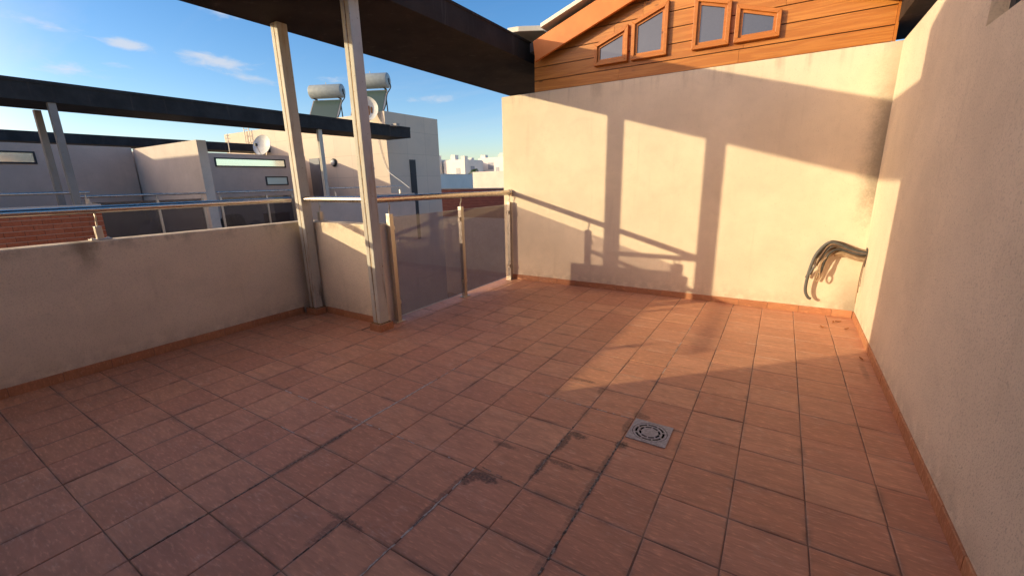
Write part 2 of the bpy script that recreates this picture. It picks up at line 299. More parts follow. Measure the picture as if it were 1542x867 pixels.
# ------------------------------------------------------------------ mesh builder
class MB:
    def __init__(self): self.v = []; self.f = []; self.mi = []; self.r = []; self.cur = 0
    def poly(self, pts, rnd=None):
        i = len(self.v); self.v += [tuple(p) for p in pts]; self.f.append(tuple(range(i, i+len(pts)))); self.mi.append(self.cur); self.r.append(rnd)
    def mesh(self, vs, fs, rnd=None):
        i = len(self.v); self.v += [tuple(p) for p in vs]
        for f in fs: self.f.append(tuple(i+k for k in f)); self.mi.append(self.cur); self.r.append(rnd)
    def box(self, x0, x1, y0, y1, z0, z1, mat=None, rnd=None, bev=0.0):
        if bev > 0:
            bm = bmesh.new(); bmesh.ops.create_cube(bm, size=1)
            for q in bm.verts: q.co = ((x0+x1)/2+q.co.x*(x1-x0), (y0+y1)/2+q.co.y*(y1-y0), (z0+z1)/2+q.co.z*(z1-z0))
            bmesh.ops.bevel(bm, geom=bm.edges[:], offset=bev, segments=2, affect='EDGES', profile=.6)
            bm.verts.index_update()
            vs = [q.co.copy() for q in bm.verts]; fs = [[w.index for w in f.verts] for f in bm.faces]; bm.free()
        else:
            vs = [Vector((x, y, z)) for z in (z0, z1) for y in (y0, y1) for x in (x0, x1)]
            fs = [(0, 2, 3, 1), (4, 5, 7, 6), (0, 1, 5, 4), (2, 6, 7, 3), (0, 4, 6, 2), (1, 3, 7, 5)]
        if mat: vs = [mat @ Vector(p) for p in vs]
        self.mesh(vs, fs, rnd); return self
    def prism(self, pts, d, rnd=None):
        """extrude the polygon pts (3-D points) by the vector d"""
        k = len(pts); a = [Vector(p) for p in pts]; b = [p+Vector(d) for p in a]
        self.mesh(a+b, [tuple(range(k-1, -1, -1)), tuple(range(k, 2*k))]+[(i, (i+1) % k, k+(i+1) % k, k+i) for i in range(k)], rnd); return self
    def tube(self, pts, r, seg=12, cap=True, smooth_pts=0):
        P = [Vector(p) for p in pts]
        if smooth_pts: P = catmull(P, smooth_pts)
        if isinstance(r, (list, tuple)): rr = [r[min(int(i*(len(r)-1)/(len(P)-1)), len(r)-1)] for i in range(len(P))]
        else: rr = [r]*len(P)
        vs = []; up = None
        for i, p in enumerate(P):
            t = (P[min(i+1, len(P)-1)]-P[max(i-1, 0)]).normalized()
            if up is None: up = t.orthogonal().normalized()
            up = (up-t*up.dot(t)).normalized(); s = t.cross(up)
            vs += [p+(up*math.cos(2*math.pi*k/seg)+s*math.sin(2*math.pi*k/seg))*rr[i] for k in range(seg)]
        fs = [(i*seg+k, i*seg+(k+1) % seg, (i+1)*seg+(k+1) % seg, (i+1)*seg+k) for i in range(len(P)-1) for k in range(seg)]
        if cap: fs += [tuple(range(seg-1, -1, -1)), tuple((len(P)-1)*seg+k for k in range(seg))]
        self.mesh(vs, fs); return self
    def lathe(self, prof, centre, axis, seg=32):
        c = Vector(centre); a = Vector(axis).normalized(); u = a.orthogonal().normalized(); w = a.cross(u); vs = []
        for (r, h) in prof: vs += [c+a*h+(u*math.cos(2*math.pi*k/seg)+w*math.sin(2*math.pi*k/seg))*r for k in range(seg)]
        fs = [(i*seg+k, i*seg+(k+1) % seg, (i+1)*seg+(k+1) % seg, (i+1)*seg+k) for i in range(len(prof)-1) for k in range(seg)]
        fs += [tuple(range(seg-1, -1, -1)), tuple((len(prof)-1)*seg+k for k in range(seg))]
        self.mesh(vs, fs); return self
    def build(self, name, mats, parent=None, base=None, smooth=False, bevel=0.0, label=None, autosmooth=None):
        if parent is not None: b = BASE[parent.name]
        else: b = Vector(base) if base else Vector((0, 0, 0))
        me = bpy.data.meshes.new(name); me.from_pydata([tuple(Vector(p)-b) for p in self.v], [], self.f)
        for m in (mats if isinstance(mats, list) else [mats]): me.materials.append(M[m])
        for p, k in zip(me.polygons, self.mi): p.material_index = k
        if any(r is not None for r in self.r):
            at = me.attributes.new('rnd', 'FLOAT', 'FACE'); at2 = me.attributes.new('rnd2', 'FLOAT', 'FACE')
            for i, r in enumerate(self.r):
                at.data[i].value = r or 0; at2.data[i].value = ((r or 0)*7.31) % 1
        bm = bmesh.new(); bm.from_mesh(me); bmesh.ops.recalc_face_normals(bm, faces=bm.faces[:]); bm.to_mesh(me); bm.free()
        if smooth:
            me.shade_smooth()
            if autosmooth is not None: me.set_sharp_from_angle(angle=R(autosmooth))
            else: me.set_sharp_from_angle(angle=R(40))
        o = bpy.data.objects.new(name, me); COL.objects.link(o)
        if parent is not None: o.parent = parent; BASE[o.name] = b
        else: o.location = b; BASE[o.name] = b
        if bevel:
            md = o.modifiers.new('bevel', 'BEVEL'); md.width = bevel; md.segments = 2; md.limit_method = 'ANGLE'; md.angle_limit = R(50)
        if label: o['label'] = label
        return o
BASE = {}
def catmull(P, k):
    out = []; n = len(P)
    for i in range(n-1):
        p0, p1, p2, p3 = P[max(i-1, 0)], P[i], P[i+1], P[min(i+2, n-1)]
        for j in range(k):
            t = j/k; out.append(.5*((2*p1)+(p2-p0)*t+(2*p0-5*p1+4*p2-p3)*t*t+(3*p1-p0-3*p2+p3)*t**3))
    out.append(P[-1]); return out
def tag(o, label, cat, group=None):
    o['label'] = label; o['category'] = cat
    if group: o['group'] = group
    return o
def thing(name, loc, label, cat, group=None):
    o = bpy.data.objects.new(name, None); COL.objects.link(o); o.location = loc; o.empty_display_size = .1
    BASE[o.name] = Vector(loc); return tag(o, label, cat, group)
def structure(o): o['kind'] = 'structure'; return o
def copy_thing(root, loc, label, rotz=None):
    def rec(o, par):
        c = o.copy(); COL.objects.link(c)
        if par is not None: c.parent = par
        for ch in o.children: rec(ch, c)
        return c
    c = rec(root, None); c.location = loc; c['label'] = label; BASE[c.name] = Vector(loc)
    if rotz is not None: c.rotation_euler = (0, 0, rotz)
    return c
rnd = random.random

# ------------------------------------------------------------------ camera, sun, sky
f_px, yaw, pitch, roll = 639.7863, .5597993, .2463048, .0216139
cy, sy, cp, sp, cr, sr = math.cos(yaw), math.sin(yaw), math.cos(pitch), math.sin(pitch), math.cos(roll), math.sin(roll)
RM = Matrix(((cy, -sy, 0), (sy, cy, 0), (0, 0, 1))) @ Matrix(((1, 0, 0), (0, cp, sp), (0, -sp, cp))) @ Matrix(((cr, 0, sr), (0, 1, 0), (-sr, 0, cr)))
cam = bpy.data.cameras.new('camera'); co = bpy.data.objects.new('camera', cam); COL.objects.link(co)
m = RM.to_4x4(); rx, fw, up = RM.col[0], RM.col[1], RM.col[2]
co.matrix_world = Matrix(((rx[0], up[0], -fw[0], .3785), (rx[1], up[1], -fw[1], -4.0338), (rx[2], up[2], -fw[2], 1.6457), (0, 0, 0, 1)))
cam.sensor_width = 36; cam.lens = f_px/1542*36; cam.clip_start = .02; cam.clip_end = 4000
SC.camera = co
SUN = Vector((1, .975, -.304)).normalized()
elev = math.asin(-SUN.z); az = math.atan2(-SUN.x, -SUN.y)
sl = bpy.data.lights.new('sun', 'SUN'); so = bpy.data.objects.new('sun', sl); COL.objects.link(so)
so.rotation_euler = SUN.to_track_quat('-Z', 'Y').to_euler(); so.location = (-20, -20, 12)
sl.energy = 5.0; sl.angle = R(.5); sl.color = (1.0, .83, .52)
W = bpy.data.worlds.new('World'); SC.world = W; W.use_nodes = True
t = W.node_tree; t.nodes.clear()
wo = t.nodes.new('ShaderNodeOutputWorld'); bg = t.nodes.new('ShaderNodeBackground')
sky = t.nodes.new('ShaderNodeTexSky'); sky.sky_type = 'NISHITA'; sky.sun_disc = False
sky.sun_elevation = elev; sky.sun_rotation = az % (2*math.pi); sky.air_density = 1.0; sky.dust_density = .5; sky.ozone_density = 2.0
tc = t.nodes.new('ShaderNodeTexCoord'); sep = t.nodes.new('ShaderNodeSeparateXYZ'); t.links.new(tc.outputs['Generated'], sep.inputs[0])
def wm(op, a, b):
    n = t.nodes.new('ShaderNodeMath'); n.operation = op
    for i, q in enumerate((a, b)):
        if isinstance(q, (int, float)): n.inputs[i].default_value = q
        else: t.links.new(q, n.inputs[i])
    return n.outputs[0]
# thin cloud sheet: project the view direction on to a flat layer overhead
zz = wm('ADD', wm('MAXIMUM', sep.outputs[2], 0.0), .10)
cmb = t.nodes.new('ShaderNodeCombineXYZ'); t.links.new(wm('DIVIDE', sep.outputs[0], zz), cmb.inputs[0]); t.links.new(wm('DIVIDE', sep.outputs[1], zz), cmb.inputs[1])
mp = t.nodes.new('ShaderNodeMapping'); mp.inputs['Rotation'].default_value = (0, 0, R(-34)); mp.inputs['Scale'].default_value = (.55, 1.5, 1); mp.inputs['Location'].default_value = (1.9, .65, 0)
t.links.new(cmb.outputs[0], mp.inputs[0])
def wnoise(scale, detail, rough, dist):
    n = t.nodes.new('ShaderNodeTexNoise'); t.links.new(mp.outputs[0], n.inputs['Vector']); n.inputs['Scale'].default_value = scale
    n.inputs['Detail'].default_value = detail; n.inputs['Roughness'].default_value = rough; n.inputs['Distortion'].default_value = dist; return n.outputs['Fac']
def wramp(v, a, b, c=0, d=1):
    n = t.nodes.new('ShaderNodeMapRange'); n.interpolation_type = 'SMOOTHSTEP'; t.links.new(v, n.inputs[0])
    for i, q in enumerate((a, b, c, d)): n.inputs[i+1].default_value = q
    return n.outputs[0]
puff = wm('MULTIPLY', wramp(wnoise(1.3, 8, .6, .4), .55, .75), wramp(wnoise(.45, 2, .5, 0), .48, .64))
wisp = wm('MULTIPLY', wramp(wnoise(.5, 9, .68, 1.2), .48, .85), .30)
azm = wm('ARCTAN2', sep.outputs[0], sep.outputs[1]); elv = wm('ARCSINE', sep.outputs[2], 0.0)
gsum = None
for a0, e0, sa, se, tilt, wt in ((-64.0, 12.55, 3.3, .75, .10, 1.0), (-71.3, 13.0, 2.2, .45, .05, .95), (-61.0, 11.3, 3.0, .5, .12, .7), (-73.5, 13.1, 1.6, .4, 0, .6), (-52.5, 11.7, 3.0, .35, -.05, .62), (-40, 9.9, 4.5, .6, -.04, .55), (-62.5, 17, 2.5, .6, .1, .75), (-71.5, 11.2, 1.6, .3, 0, .6), (-78, 10.5, 6, .8, .05, .6), (-76, 13.5, 5, .6, .05, .62)):
    da = wm('SUBTRACT', azm, R(a0)); de = wm('ADD', wm('SUBTRACT', elv, R(e0)), wm('MULTIPLY', da, tilt))
    q = wm('ADD', wm('POWER', wm('ABSOLUTE', wm('DIVIDE', da, R(sa)), 0), 2.0), wm('POWER', wm('ABSOLUTE', wm('DIVIDE', de, R(se)), 0), 2.0))
    gg = wm('MULTIPLY', wm('EXPONENT', wm('MULTIPLY', q, -.6), 0), wt*1.12); gsum = gg if gsum is None else wm('MAXIMUM', gsum, gg)
cvec = t.nodes.new('ShaderNodeVectorMath'); cvec.operation = 'MULTIPLY'; t.links.new(tc.outputs['Generated'], cvec.inputs[0]); cvec.inputs[1].default_value = (11, 11, 34)
cn_ = t.nodes.new('ShaderNodeTexNoise'); t.links.new(cvec.outputs[0], cn_.inputs['Vector']); cn_.inputs['Scale'].default_value = 1.6; cn_.inputs['Detail'].default_value = 7; cn_.inputs['Roughness'].default_value = .6; cn_.inputs['Distortion'].default_value = .3
small = wm('MULTIPLY', wramp(wm('ADD', gsum, wm('MULTIPLY', wm('SUBTRACT', cn_.outputs['Fac'], .5), 2.0)), .42, 1.25), .85)
cl = wm('MINIMUM', wm('ADD', wm('ADD', wm('MULTIPLY', puff, .25), wisp), small), 1.0)
mixc = t.nodes.new('ShaderNodeMix'); mixc.data_type = 'RGBA'
hsv = t.nodes.new('ShaderNodeHueSaturation'); hsv.inputs['Saturation'].default_value = 1.32; t.links.new(sky.outputs[0], hsv.inputs['Color'])
gain = t.nodes.new('ShaderNodeMix'); gain.data_type = 'RGBA'; gain.blend_type = 'MULTIPLY'; gain.inputs[0].default_value = 1
t.links.new(hsv.outputs[0], gain.inputs[6]); gain.inputs[7].default_value = (1.56, 1.48, 1.66, 1)
sdot = t.nodes.new('ShaderNodeVectorMath'); sdot.operation = 'DOT_PRODUCT'; t.links.new(tc.outputs['Generated'], sdot.inputs[0]); sdot.inputs[1].default_value = -SUN
aur = wm('MULTIPLY', wm('POWER', wramp(sdot.outputs['Value'], .5, 1.0), 1.2), wramp(sep.outputs[2], -.05, .1))
addc = t.nodes.new('ShaderNodeMix'); addc.data_type = 'RGBA'; addc.blend_type = 'ADD'; t.links.new(aur, addc.inputs[0])
t.links.new(gain.outputs[2], addc.inputs[6]); addc.inputs[7].default_value = (19, 12.4, 6.8, 1); gain = addc
t.links.new(wm('MULTIPLY', cl, .75), mixc.inputs[0]); t.links.new(gain.outputs[2], mixc.inputs[6]); mixc.inputs[7].default_value = (5.6, 5.4, 5.4, 1)
t.links.new(mixc.outputs[2], bg.inputs[0]); bg.inputs[1].default_value = .15
t.links.new(bg.outputs[0], wo.inputs[0])
SC.view_settings.view_transform = 'Standard'; SC.view_settings.look = 'None'; SC.view_settings.exposure = 0; SC.view_settings.gamma = 1
SC.render.engine = 'CYCLES'

# ------------------------------------------------------------------ terrace floor
T = .33
GX = .345
def clipc(a, b, lo, hi): return max(a, lo), min(b, hi)
fl = MB()
def tile(x0, x1, y0, y1):
    if x1-x0 < .02 or y1-y0 < .02: return
    g = .0023+rnd()*.001; b = .004; r = rnd(); h = (rnd()-.5)*.002; tx = (rnd()-.5)*.0022; ty = (rnd()-.5)*.0022
    j = lambda: (rnd()-.5)*.002
    xa, xb, ya, yb = x0+g+j(), x1-g+j(), y0+g+j(), y1-g+j()
    lo = [(xa, ya, -.006), (xb, ya, -.006), (xb, yb, -.006), (xa, yb, -.006)]
    mi = [(xa, ya, -.0022+h-tx-ty), (xb, ya, -.0022+h+tx-ty), (xb, yb, -.0022+h+tx+ty), (xa, yb, -.0022+h-tx+ty)]
    hi = [(xa+b, ya+b, h-tx-ty), (xb-b, ya+b, h+tx-ty), (xb-b, yb-b, h+tx+ty), (xa+b, yb-b, h-tx+ty)]
    fl.mesh(lo+mi+hi, [(8, 9, 10, 11)]+[(k, (k+1) % 4, 4+(k+1) % 4, 4+k) for k in range(4)]+[(4+k, 4+(k+1) % 4, 8+(k+1) % 4, 8+k) for k in range(4)], r)
XE, YN = -3.60, -.74          # the floor's outer edge beside the railing; where the return wall starts
for a in range(-16, 4):
    for bb in range(-7, 15):
        x0, x1, y0, y1 = a*T, (a+1)*T, -(bb+1)*T, -bb*T
        x0, x1 = clipc(x0, x1, -4.87, 1.26); y0, y1 = clipc(y0, y1, -4.62, 2.10)
        if y1 <= YN or x0 >= XE: tile(x0, x1, y0, y1)
        elif y0 < YN:
            if x1 <= XE: tile(x0, x1, y0, YN)
            else: tile(max(x0, XE), x1, y0, y1)
        else: tile(max(x0, XE), x1, y0, y1)
# the drain cuts a square out of the tiles: drop the covered parts by laying the drain proud of them
fl.cur = 1
fl.poly([(-4.87, -4.62, -.0032), (1.26, -4.62, -.0032), (1.26, YN, -.0032), (-4.87, YN, -.0032)])
fl.poly([(XE, YN, -.0032), (1.26, YN, -.0032), (1.26, 2.1, -.0032), (XE, 2.1, -.0032)])
fl.cur = 2
def smear(p, q, w, amp, dens=.02, z=.0012, cover=1.0):
    p, q = Vector(p), Vector(q); L = (q-p).length; d = (q-p)/L; s = Vector((-d.y, d.x)); k = int(L/dens); prev = None
    ph = rnd()*10
    for i in range(k+1):
        wob = math.sin(i*.21+ph)*.5+math.sin(i*.083+ph*2)*.5
        wl = w*(.6+.5*wob)+amp*(rnd()-.3); wr = w*(.6-.4*wob)+amp*(rnd()-.3)
        c = p+d*(L*i/k)+s*((rnd()-.5)*.003)
        if wl+wr < .004 or rnd() > cover: prev = None; continue
        cur = (c+s*max(wl, .002), c-s*max(wr, .002))
        if prev: fl.poly([(prev[0].x, prev[0].y, z), (cur[0].x, cur[0].y, z), (cur[1].x, cur[1].y, z), (prev[1].x, prev[1].y, z)])
        prev = cur
A = lambda a, b: (a*T, -b*T)
smear(A(-6, 4.8), A(-6, 7.3), .009, .007); smear(A(-6, 3.0), A(-6, 4.8), .003, .004, cover=.85)
smear(A(-3, 6.9), A(-3, 10.5), .005, .006, cover=.9); smear(A(-9, 7), A(-3.2, 7), .003, .006, cover=.8)
smear(A(-1, -6), A(-1, 1.5), .0025, .003, cover=.9); smear(A(0, -6), A(0, 2.6), .002, .002, cover=.9)
smear(A(-3.2, 4), A(-1.1, 4), .0035, .004, cover=.9); smear(A(2, -6), A(2, 0), .002, .002); smear(A(3, -6), A(3, -1), .002, .002)
smear(A(-10, 8.0), A(-6, 8.0), .002, .004, cover=.75)
fl.cur = 3
smear(A(-1, 4.75), A(-1, 9.2), .0045, .009, z=.0016, cover=.93); smear(A(-1, 5.2), A(-1, 8.6), .003, .010, z=.0021, cover=.5); smear(A(-6, 7.3), A(-6, 11), .005, .004, z=.0016); smear(A(-2, 4.9), A(-2, 6.6), .004, .006, z=.0016)
smear(A(-4, 8.9), A(-4, 11), .004, .004, z=.0016, cover=.9); smear(A(-3, 6.9), A(-2, 7.0), .003, .004, z=.0017, cover=.8); smear(A(-1, 1.7), A(-1, 2.6), .004, .004, z=.0016)
smear(A(-3, 6.95), A(-3, 9.6), .003, .004, z=.0019, cover=.6)
fl.cur = 4
fl.box(-4.87, 1.26, -4.62, YN, -6.5, -.0075); fl.box(XE, 1.26, YN, 2.1, -6.5, -.0075)
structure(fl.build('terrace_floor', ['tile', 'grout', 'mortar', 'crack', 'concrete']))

# ground far below the terraces
g = MB(); g.poly([(-1500, -1500, -6.5), (1500, -1500, -6.5), (1500, 1500, -6.5), (-1500, 1500, -6.5)])
structure(g.build('ground', 'ground'))

# ------------------------------------------------------------------ terrace walls
def skirt(parent, p, q, nrm, h=.085, t=.011, start=0.0, label=None):
    """row of skirting tiles from p to q on the floor, standing out along nrm"""
    p, q, nrm = Vector((*p, 0)), Vector((*q, 0)), Vector((*nrm, 0)); L = (q-p).length; d = (q-p)/L
    s = MB(); a = 0; first = start or T
    while a < L-.005:
        b = min(a+first, L); first = T; r = rnd(); hh = h+(rnd()-.5)*.004; tt = t+(rnd()-.5)*.002
        i, j = p+d*(a+.0022), p+d*(b-.0022); z = Vector((0, 0, 1)); c = .003
        prof = [(0, .001), (tt, .001), (tt, hh-c), (tt-c, hh), (0, hh)]
        s.prism([i+nrm*u+z*v for u, v in prof], j-i, r)
        a = b
    s.cur = 1
    s.prism([p+nrm*.001+Vector((0, 0, .002)), p+nrm*(t-.004)+Vector((0, 0, .002)), p+nrm*(t-.004)+Vector((0, 0, h-.006)), p+nrm*.001+Vector((0, 0, h-.006))], q-p, 0)
    return s.build('skirting', ['skirt', 'grout'], parent)

bw = thing('boundary_wall', (-1.2, 2.2, 0), 'tall cream stucco wall with cast shadows under the timber gable', 'wall')
MB().box(-3.587, 1.5, 2.10, 2.36, -6.5, 2.94).build('wall', 'stucco_back', bw, bevel=.008)
skirt(bw, (-3.45, 2.10), (1.235, 2.10), (0, -1), start=.2)

rw = thing('house_wall', (1.35, -1, 0), 'rough cream stucco wall on the right, mostly shaded, with a high window recess', 'wall')
fx = lambda y: 1.2286+.010*y
def rprism(y0, y1, z0, z1, mb, x_out=1.62, dx=0.0):
    mb.prism([(fx(y0)+dx, y0, z0), (x_out, y0, z0), (x_out, y1, z0), (fx(y1)+dx, y1, z0)], (0, 0, z1-z0))
w = MB(); rprism(-4.9, 2.098, -.4, 2.405, w); rprism(-.455, 2.098, 2.405, 2.93, w); rprism(-3.3, -.455, 2.70, 2.93, w); rprism(-4.9, -3.3, 2.405, 2.93, w)
w.build('wall', 'stucco_right', rw)
skirt(rw, (fx(2.088), 2.088), (fx(-4.3), -4.3), (-1, 0), start=.27)
win = MB().box(1.298, 1.35, -.53, -.455, 2.408, 2.698).box(1.298, 1.35, -3.3, -3.23, 2.408, 2.698).box(1.298, 1.35, -3.23, -.53, 2.408, 2.455).box(1.298, 1.35, -3.23, -.53, 2.65, 2.698).build('window', 'frame', rw)
MB().box(1.318, 1.328, -3.23, -.53, 2.455, 2.65).build('pane', 'pane_frost', win)

pw = thing('parapet_wall', (-4.97, -2.6, 0), 'low cream stucco parapet wall with stained top along the left side', 'wall')
pm = MB(); pm.prism([(-4.87, -9, -.4), (-4.87, -.74, -.4), (-3.50, -.74, -.4), (-3.50, -.54, -.4), (-5.07, -.54, -.4), (-5.07, -9, -.4)], (0, 0, 1.595))
pm.build('wall', 'stucco_parapet', pw, bevel=.012)
skirt(pw, (-4.87, -.89), (-4.87, -4.3), (1, 0)); skirt(pw, (-4.58, -.74), (-3.52, -.74), (0, -1))

# house front behind the photographer, whose shadow lies over the near half of the terrace
hb = thing('stair_tower', (-1.4, -6, 0), 'cream stucco stair tower standing behind the camera', 'building')
hm = MB(); hm.box(-4.5, 1.6, -9.0, -4.65, -.4, 4.5); hm.build('wall', 'stucco_parapet', hb)

# ------------------------------------------------------------------ canopy, posts
cn = MB().box(-4.87, -3.19, -9.0, 7.5, 3.43, 3.715)
cn.box(-4.885, -4.87, -9.0, 7.5, 3.69, 3.735).box(-3.19, -3.178, -9.0, 7.5, 3.69, 3.725)
tag(cn.build('canopy_slab', 'canopy', base=(-4.03, -.7, 3.43), bevel=.006), 'wide dark brown canopy slab overhead, carried on two cream posts', 'canopy')

def steel_post(name, x0, x1, y0, y1, z1, plinth, label, group, mat='post'):
    o = thing(name, ((x0+x1)/2, (y0+y1)/2, 0), label, 'post', group)
    xm = (x0+x1)/2; ym = (y0+y1)/2; s = .004; z0 = plinth[4]+.004 if plinth else 1.17
    # two channels welded toe to toe: rounded box with an open seam down the sides
    MB().box(x0, xm-s, y0, y1, z0, z1, bev=.010).build('channel', mat, o)
    MB().box(xm+s, x1, y0, y1, z0, z1, bev=.010).build('channel', mat, o)
    sm = MB().box(xm-s-.004, xm+s+.004, y0+.004, y1-.004, z0, z1); sm.build('weld_seam', 'rust', o)
    if plinth:
        a, b, c, d, h = plinth
        pl = MB(); g = .003
        for q in ((a, b, c, c+.012), (a, b, d-.012, d)): pl.box(q[0], q[1], q[2], q[3], .002, h, rnd=rnd(), bev=.002)
        for q in ((a, a+.012), (b-.012, b)): pl.box(q[0], q[1], c+.014, d-.014, .002, h-.002, rnd=rnd(), bev=.002)
        pl.cur = 1; pl.box(a+.010, b-.010, c+.010, d-.010, .002, h-.003)
        pl.build('plinth', ['skirt', 'mortar'], o)
        MB().box(x0-.012, x1+.012, y0-.012, y1+.012, h-.002, h+.006).build('base_plate', 'rust', o)
    return o
G_POST = 'steel posts carrying the canopy slab'
steel_post('canopy_post', -4.755, -4.625, -.878, -.753, 3.43, (-4.80, -4.59, -.91, -.745, .085), 'cream steel post with rust seam in the corner of the low parapet', G_POST)
steel_post('canopy_post', -3.485, -3.36, -.915, -.79, 3.43, (-3.515, -3.33, -.945, -.755, .085), 'cream steel post on a tile plinth beside the smoked glass railing', G_POST)

# ------------------------------------------------------------------ handrail on the parapet
RZ = 1.472; RR = .034
def baluster(parent, x, y, z0, ztop, along, mat='steel_dull', w=.025):
    b = MB(); b.box(x-w, x+w, y-w, y+w, z0+.012, ztop, bev=.003).build('baluster', mat, parent)
    dx, dy = (.075, .045) if along == 'x' else (.045, .075)
    MB().box(x-dx, x+dx, y-dy, y+dy, z0+.001, z0+.013, bev=.003).build('base_plate', mat, parent)
    for s in (-1, 1):
        c = (x+s*.055, y, z0+.013) if along == 'x' else (x, y+s*.055, z0+.013)
        MB().lathe([(.012, 0), (.012, .008), (.006, .012)], c, (0, 0, 1), 8).build('bolt', mat, parent)
    o = .012
    p = [(x, y, ztop-.002), (x, y, ztop+.045), (x+.016, y, ztop+.075), (x+.012, y, RZ-RR-.012), (x, y, RZ-RR+.006)]
    MB().tube(p, .0075, 8, smooth_pts=4).build('hook', mat, parent, smooth=True)
hr = thing('handrail', (-4.97, -2.6, 1.18), 'stainless steel handrail on short balusters along the top of the low parapet', 'handrail')
MB().tube([(-4.97, -4.55, RZ), (-4.97, -.81, RZ)], RR, 20).build('rail', 'steel', hr, smooth=True)
MB().tube([(-4.63, -.82, RZ+.008), (-3.484, -.84, RZ+.008)], RR, 20).build('rail', 'steel', hr, smooth=True)
for y in (-2.70, -4.1): baluster(hr, -4.97, y, 1.195, 1.32, 'y')
baluster(hr, -4.60, -.66, 1.195, 1.32, 'x'); baluster(hr, -3.62, -.66, 1.195, 1.32, 'x')

# ------------------------------------------------------------------ railing with smoked glass
gr = thing('glass_railing', (-3.45, .7, 0), 'stainless steel railing with two smoked glass panels closing the terrace edge', 'railing')
MB().tube([(-3.45, -.786, RZ+.006), (-3.45, 2.085, RZ-.012)], .039, 20).build('rail', 'steel', gr, smooth=True)
MB().lathe([(.052, 0), (.052, .006), (.048, .010)], (-3.45, 2.099, RZ-.012), (0, -1, 0), 24).build('wall_flange', 'steel', gr, smooth=True)
MB().lathe([(.030, 0), (.046, .012), (.052, .03), (.046, .05), (.030, .062)], (-3.45, 2.087, RZ-.012), (0, -1, 0), 24).build('end_collar', 'steel', gr, smooth=True)
MB().lathe([(.045, 0), (.045, .008)], (-3.45, -.789, RZ+.006), (0, 1, 0), 24).build('end_flange', 'steel_dull', gr, smooth=True)
for y in (-.56, .755, 2.04): baluster(gr, -3.45, y, 0, 1.31, 'y', 'steel_dull', .029)
for a, b in ((-.525, .722), (.788, 2.006)):
    MB().box(-3.455, -3.445, a, b, .07, 1.27).build('glass_panel', 'smoked', gr)
for y, s in ((-.536, 1), (.731, -1), (.779, 1), (2.016, -1)):
    for z in (.22, 1.12): MB().box(-3.468, -3.432, y, y+s*.03, z, z+.045, bev=.004).build('glass_clamp', 'steel_dull', gr)

# ------------------------------------------------------------------ floor drain
dr = thing('floor_drain', (-.1925, -1.435, 0), 'square grey metal floor drain with round slotted grate set in the terracotta tiles', 'drain')
cx, cyy = -.1925, -1.435; hs = .127; z0, z1 = .003, .0075
def ring(mb, r0, r1, a0, a1, z0, z1, seg):
    for k in range(seg):
        p, q = a0+(a1-a0)*k/seg, a0+(a1-a0)*(k+1)/seg
        P = [(cx+r*math.cos(t_), cyy+r*math.sin(t_)) for r, t_ in ((r0, p), (r1, p), (r1, q), (r0, q))]
        mb.prism([(*c, z0) for c in P], (0, 0, z1-z0))
fr = MB(); K = 48
for k in range(K):
    p, q = 2*math.pi*k/K, 2*math.pi*(k+1)/K
    sqp = lambda t_: (cx+hs*math.cos(t_)/max(abs(math.cos(t_)), abs(math.sin(t_))), cyy+hs*math.sin(t_)/max(abs(math.cos(t_)), abs(math.sin(t_))))
    c = lambda t_: (cx+.112*math.cos(t_), cyy+.112*math.sin(t_))
    fr.prism([(*c(p), z0), (*sqp(p), z0), (*sqp(q), z0), (*c(q), z0)], (0, 0, z1-z0))
fr.build('frame', 'drain', dr)
gt = MB(); zg0, zg1 = .0028, .0068
ring(gt, .094, .108, 0, 2*math.pi, zg0, zg1, 48); ring(gt, .068, .080, 0, 2*math.pi, zg0, zg1, 48)
P = [(cx+.054*math.cos(2*math.pi*k/40), cyy+.054*math.sin(2*math.pi*k/40), zg0) for k in range(40)]; gt.prism(P, (0, 0, zg1-zg0))
for k in range(8):
    t_ = 2*math.pi*(k+.5)/8; ring(gt, .079, .095, t_-.055, t_+.055, zg0, zg1, 2)
    t_ = 2*math.pi*k/8; ring(gt, .053, .069, t_-.07, t_+.07, zg0, zg1, 2)
gt.build('grate', 'drain', dr)
d_ = MB(); d_.box(cx-.119, cx+.119, cyy-.119, cyy+.119, .0018, .0024); d_.build('sump', 'black', dr)

# ------------------------------------------------------------------ cables out of the right wall
cb = thing('cable_bundle', (1.24, 1.93, .77), 'drooping bundle of cut grey and brown cables sticking out of the wall corner', 'cables')
def cable(pts, r, mat):
    pts = [(x, y+.09*min(1, max(0, (1.25-x)/.22))*(1 if x < 1.21 else 0), z) for x, y, z in pts]
    MB().tube(pts, r, 10, smooth_pts=6).build('cable', mat, cb, smooth=True)
hy = 1.955
cable([(1.28, 1.955, .80), (1.17, 1.95, .80), (1.06, 1.935, .83), (.95, 1.925, .885), (.88, 1.92, .865), (.80, 1.91, .74), (.76, 1.91, .56), (.745, 1.92, .38), (.752, 1.925, .28), (.785, 1.93, .215), (.815, 1.93, .20)], .017, 'cable_grey')
cable([(1.28, 1.97, .82), (1.17, 1.97, .805), (1.05, 1.96, .815), (.97, 1.95, .82), (.90, 1.94, .78), (.85, 1.94, .68), (.80, 1.94, .58), (.76, 1.95, .52), (.735, 1.955, .45)], .010, 'cable_brown')
cable([(1.28, 1.945, .79), (1.17, 1.93, .79), (1.05, 1.92, .82), (.96, 1.91, .86), (.90, 1.905, .80), (.83, 1.90, .66), (.78, 1.90, .55), (.765, 1.90, .50)], .012, 'cable_grey')
cable([(1.28, 1.93, .78), (1.18, 1.92, .775), (1.06, 1.91, .80), (.98, 1.90, .81), (.92, 1.895, .76), (.885, 1.89, .66), (.87, 1.89, .56), (.855, 1.895, .51)], .013, 'cable_dark')
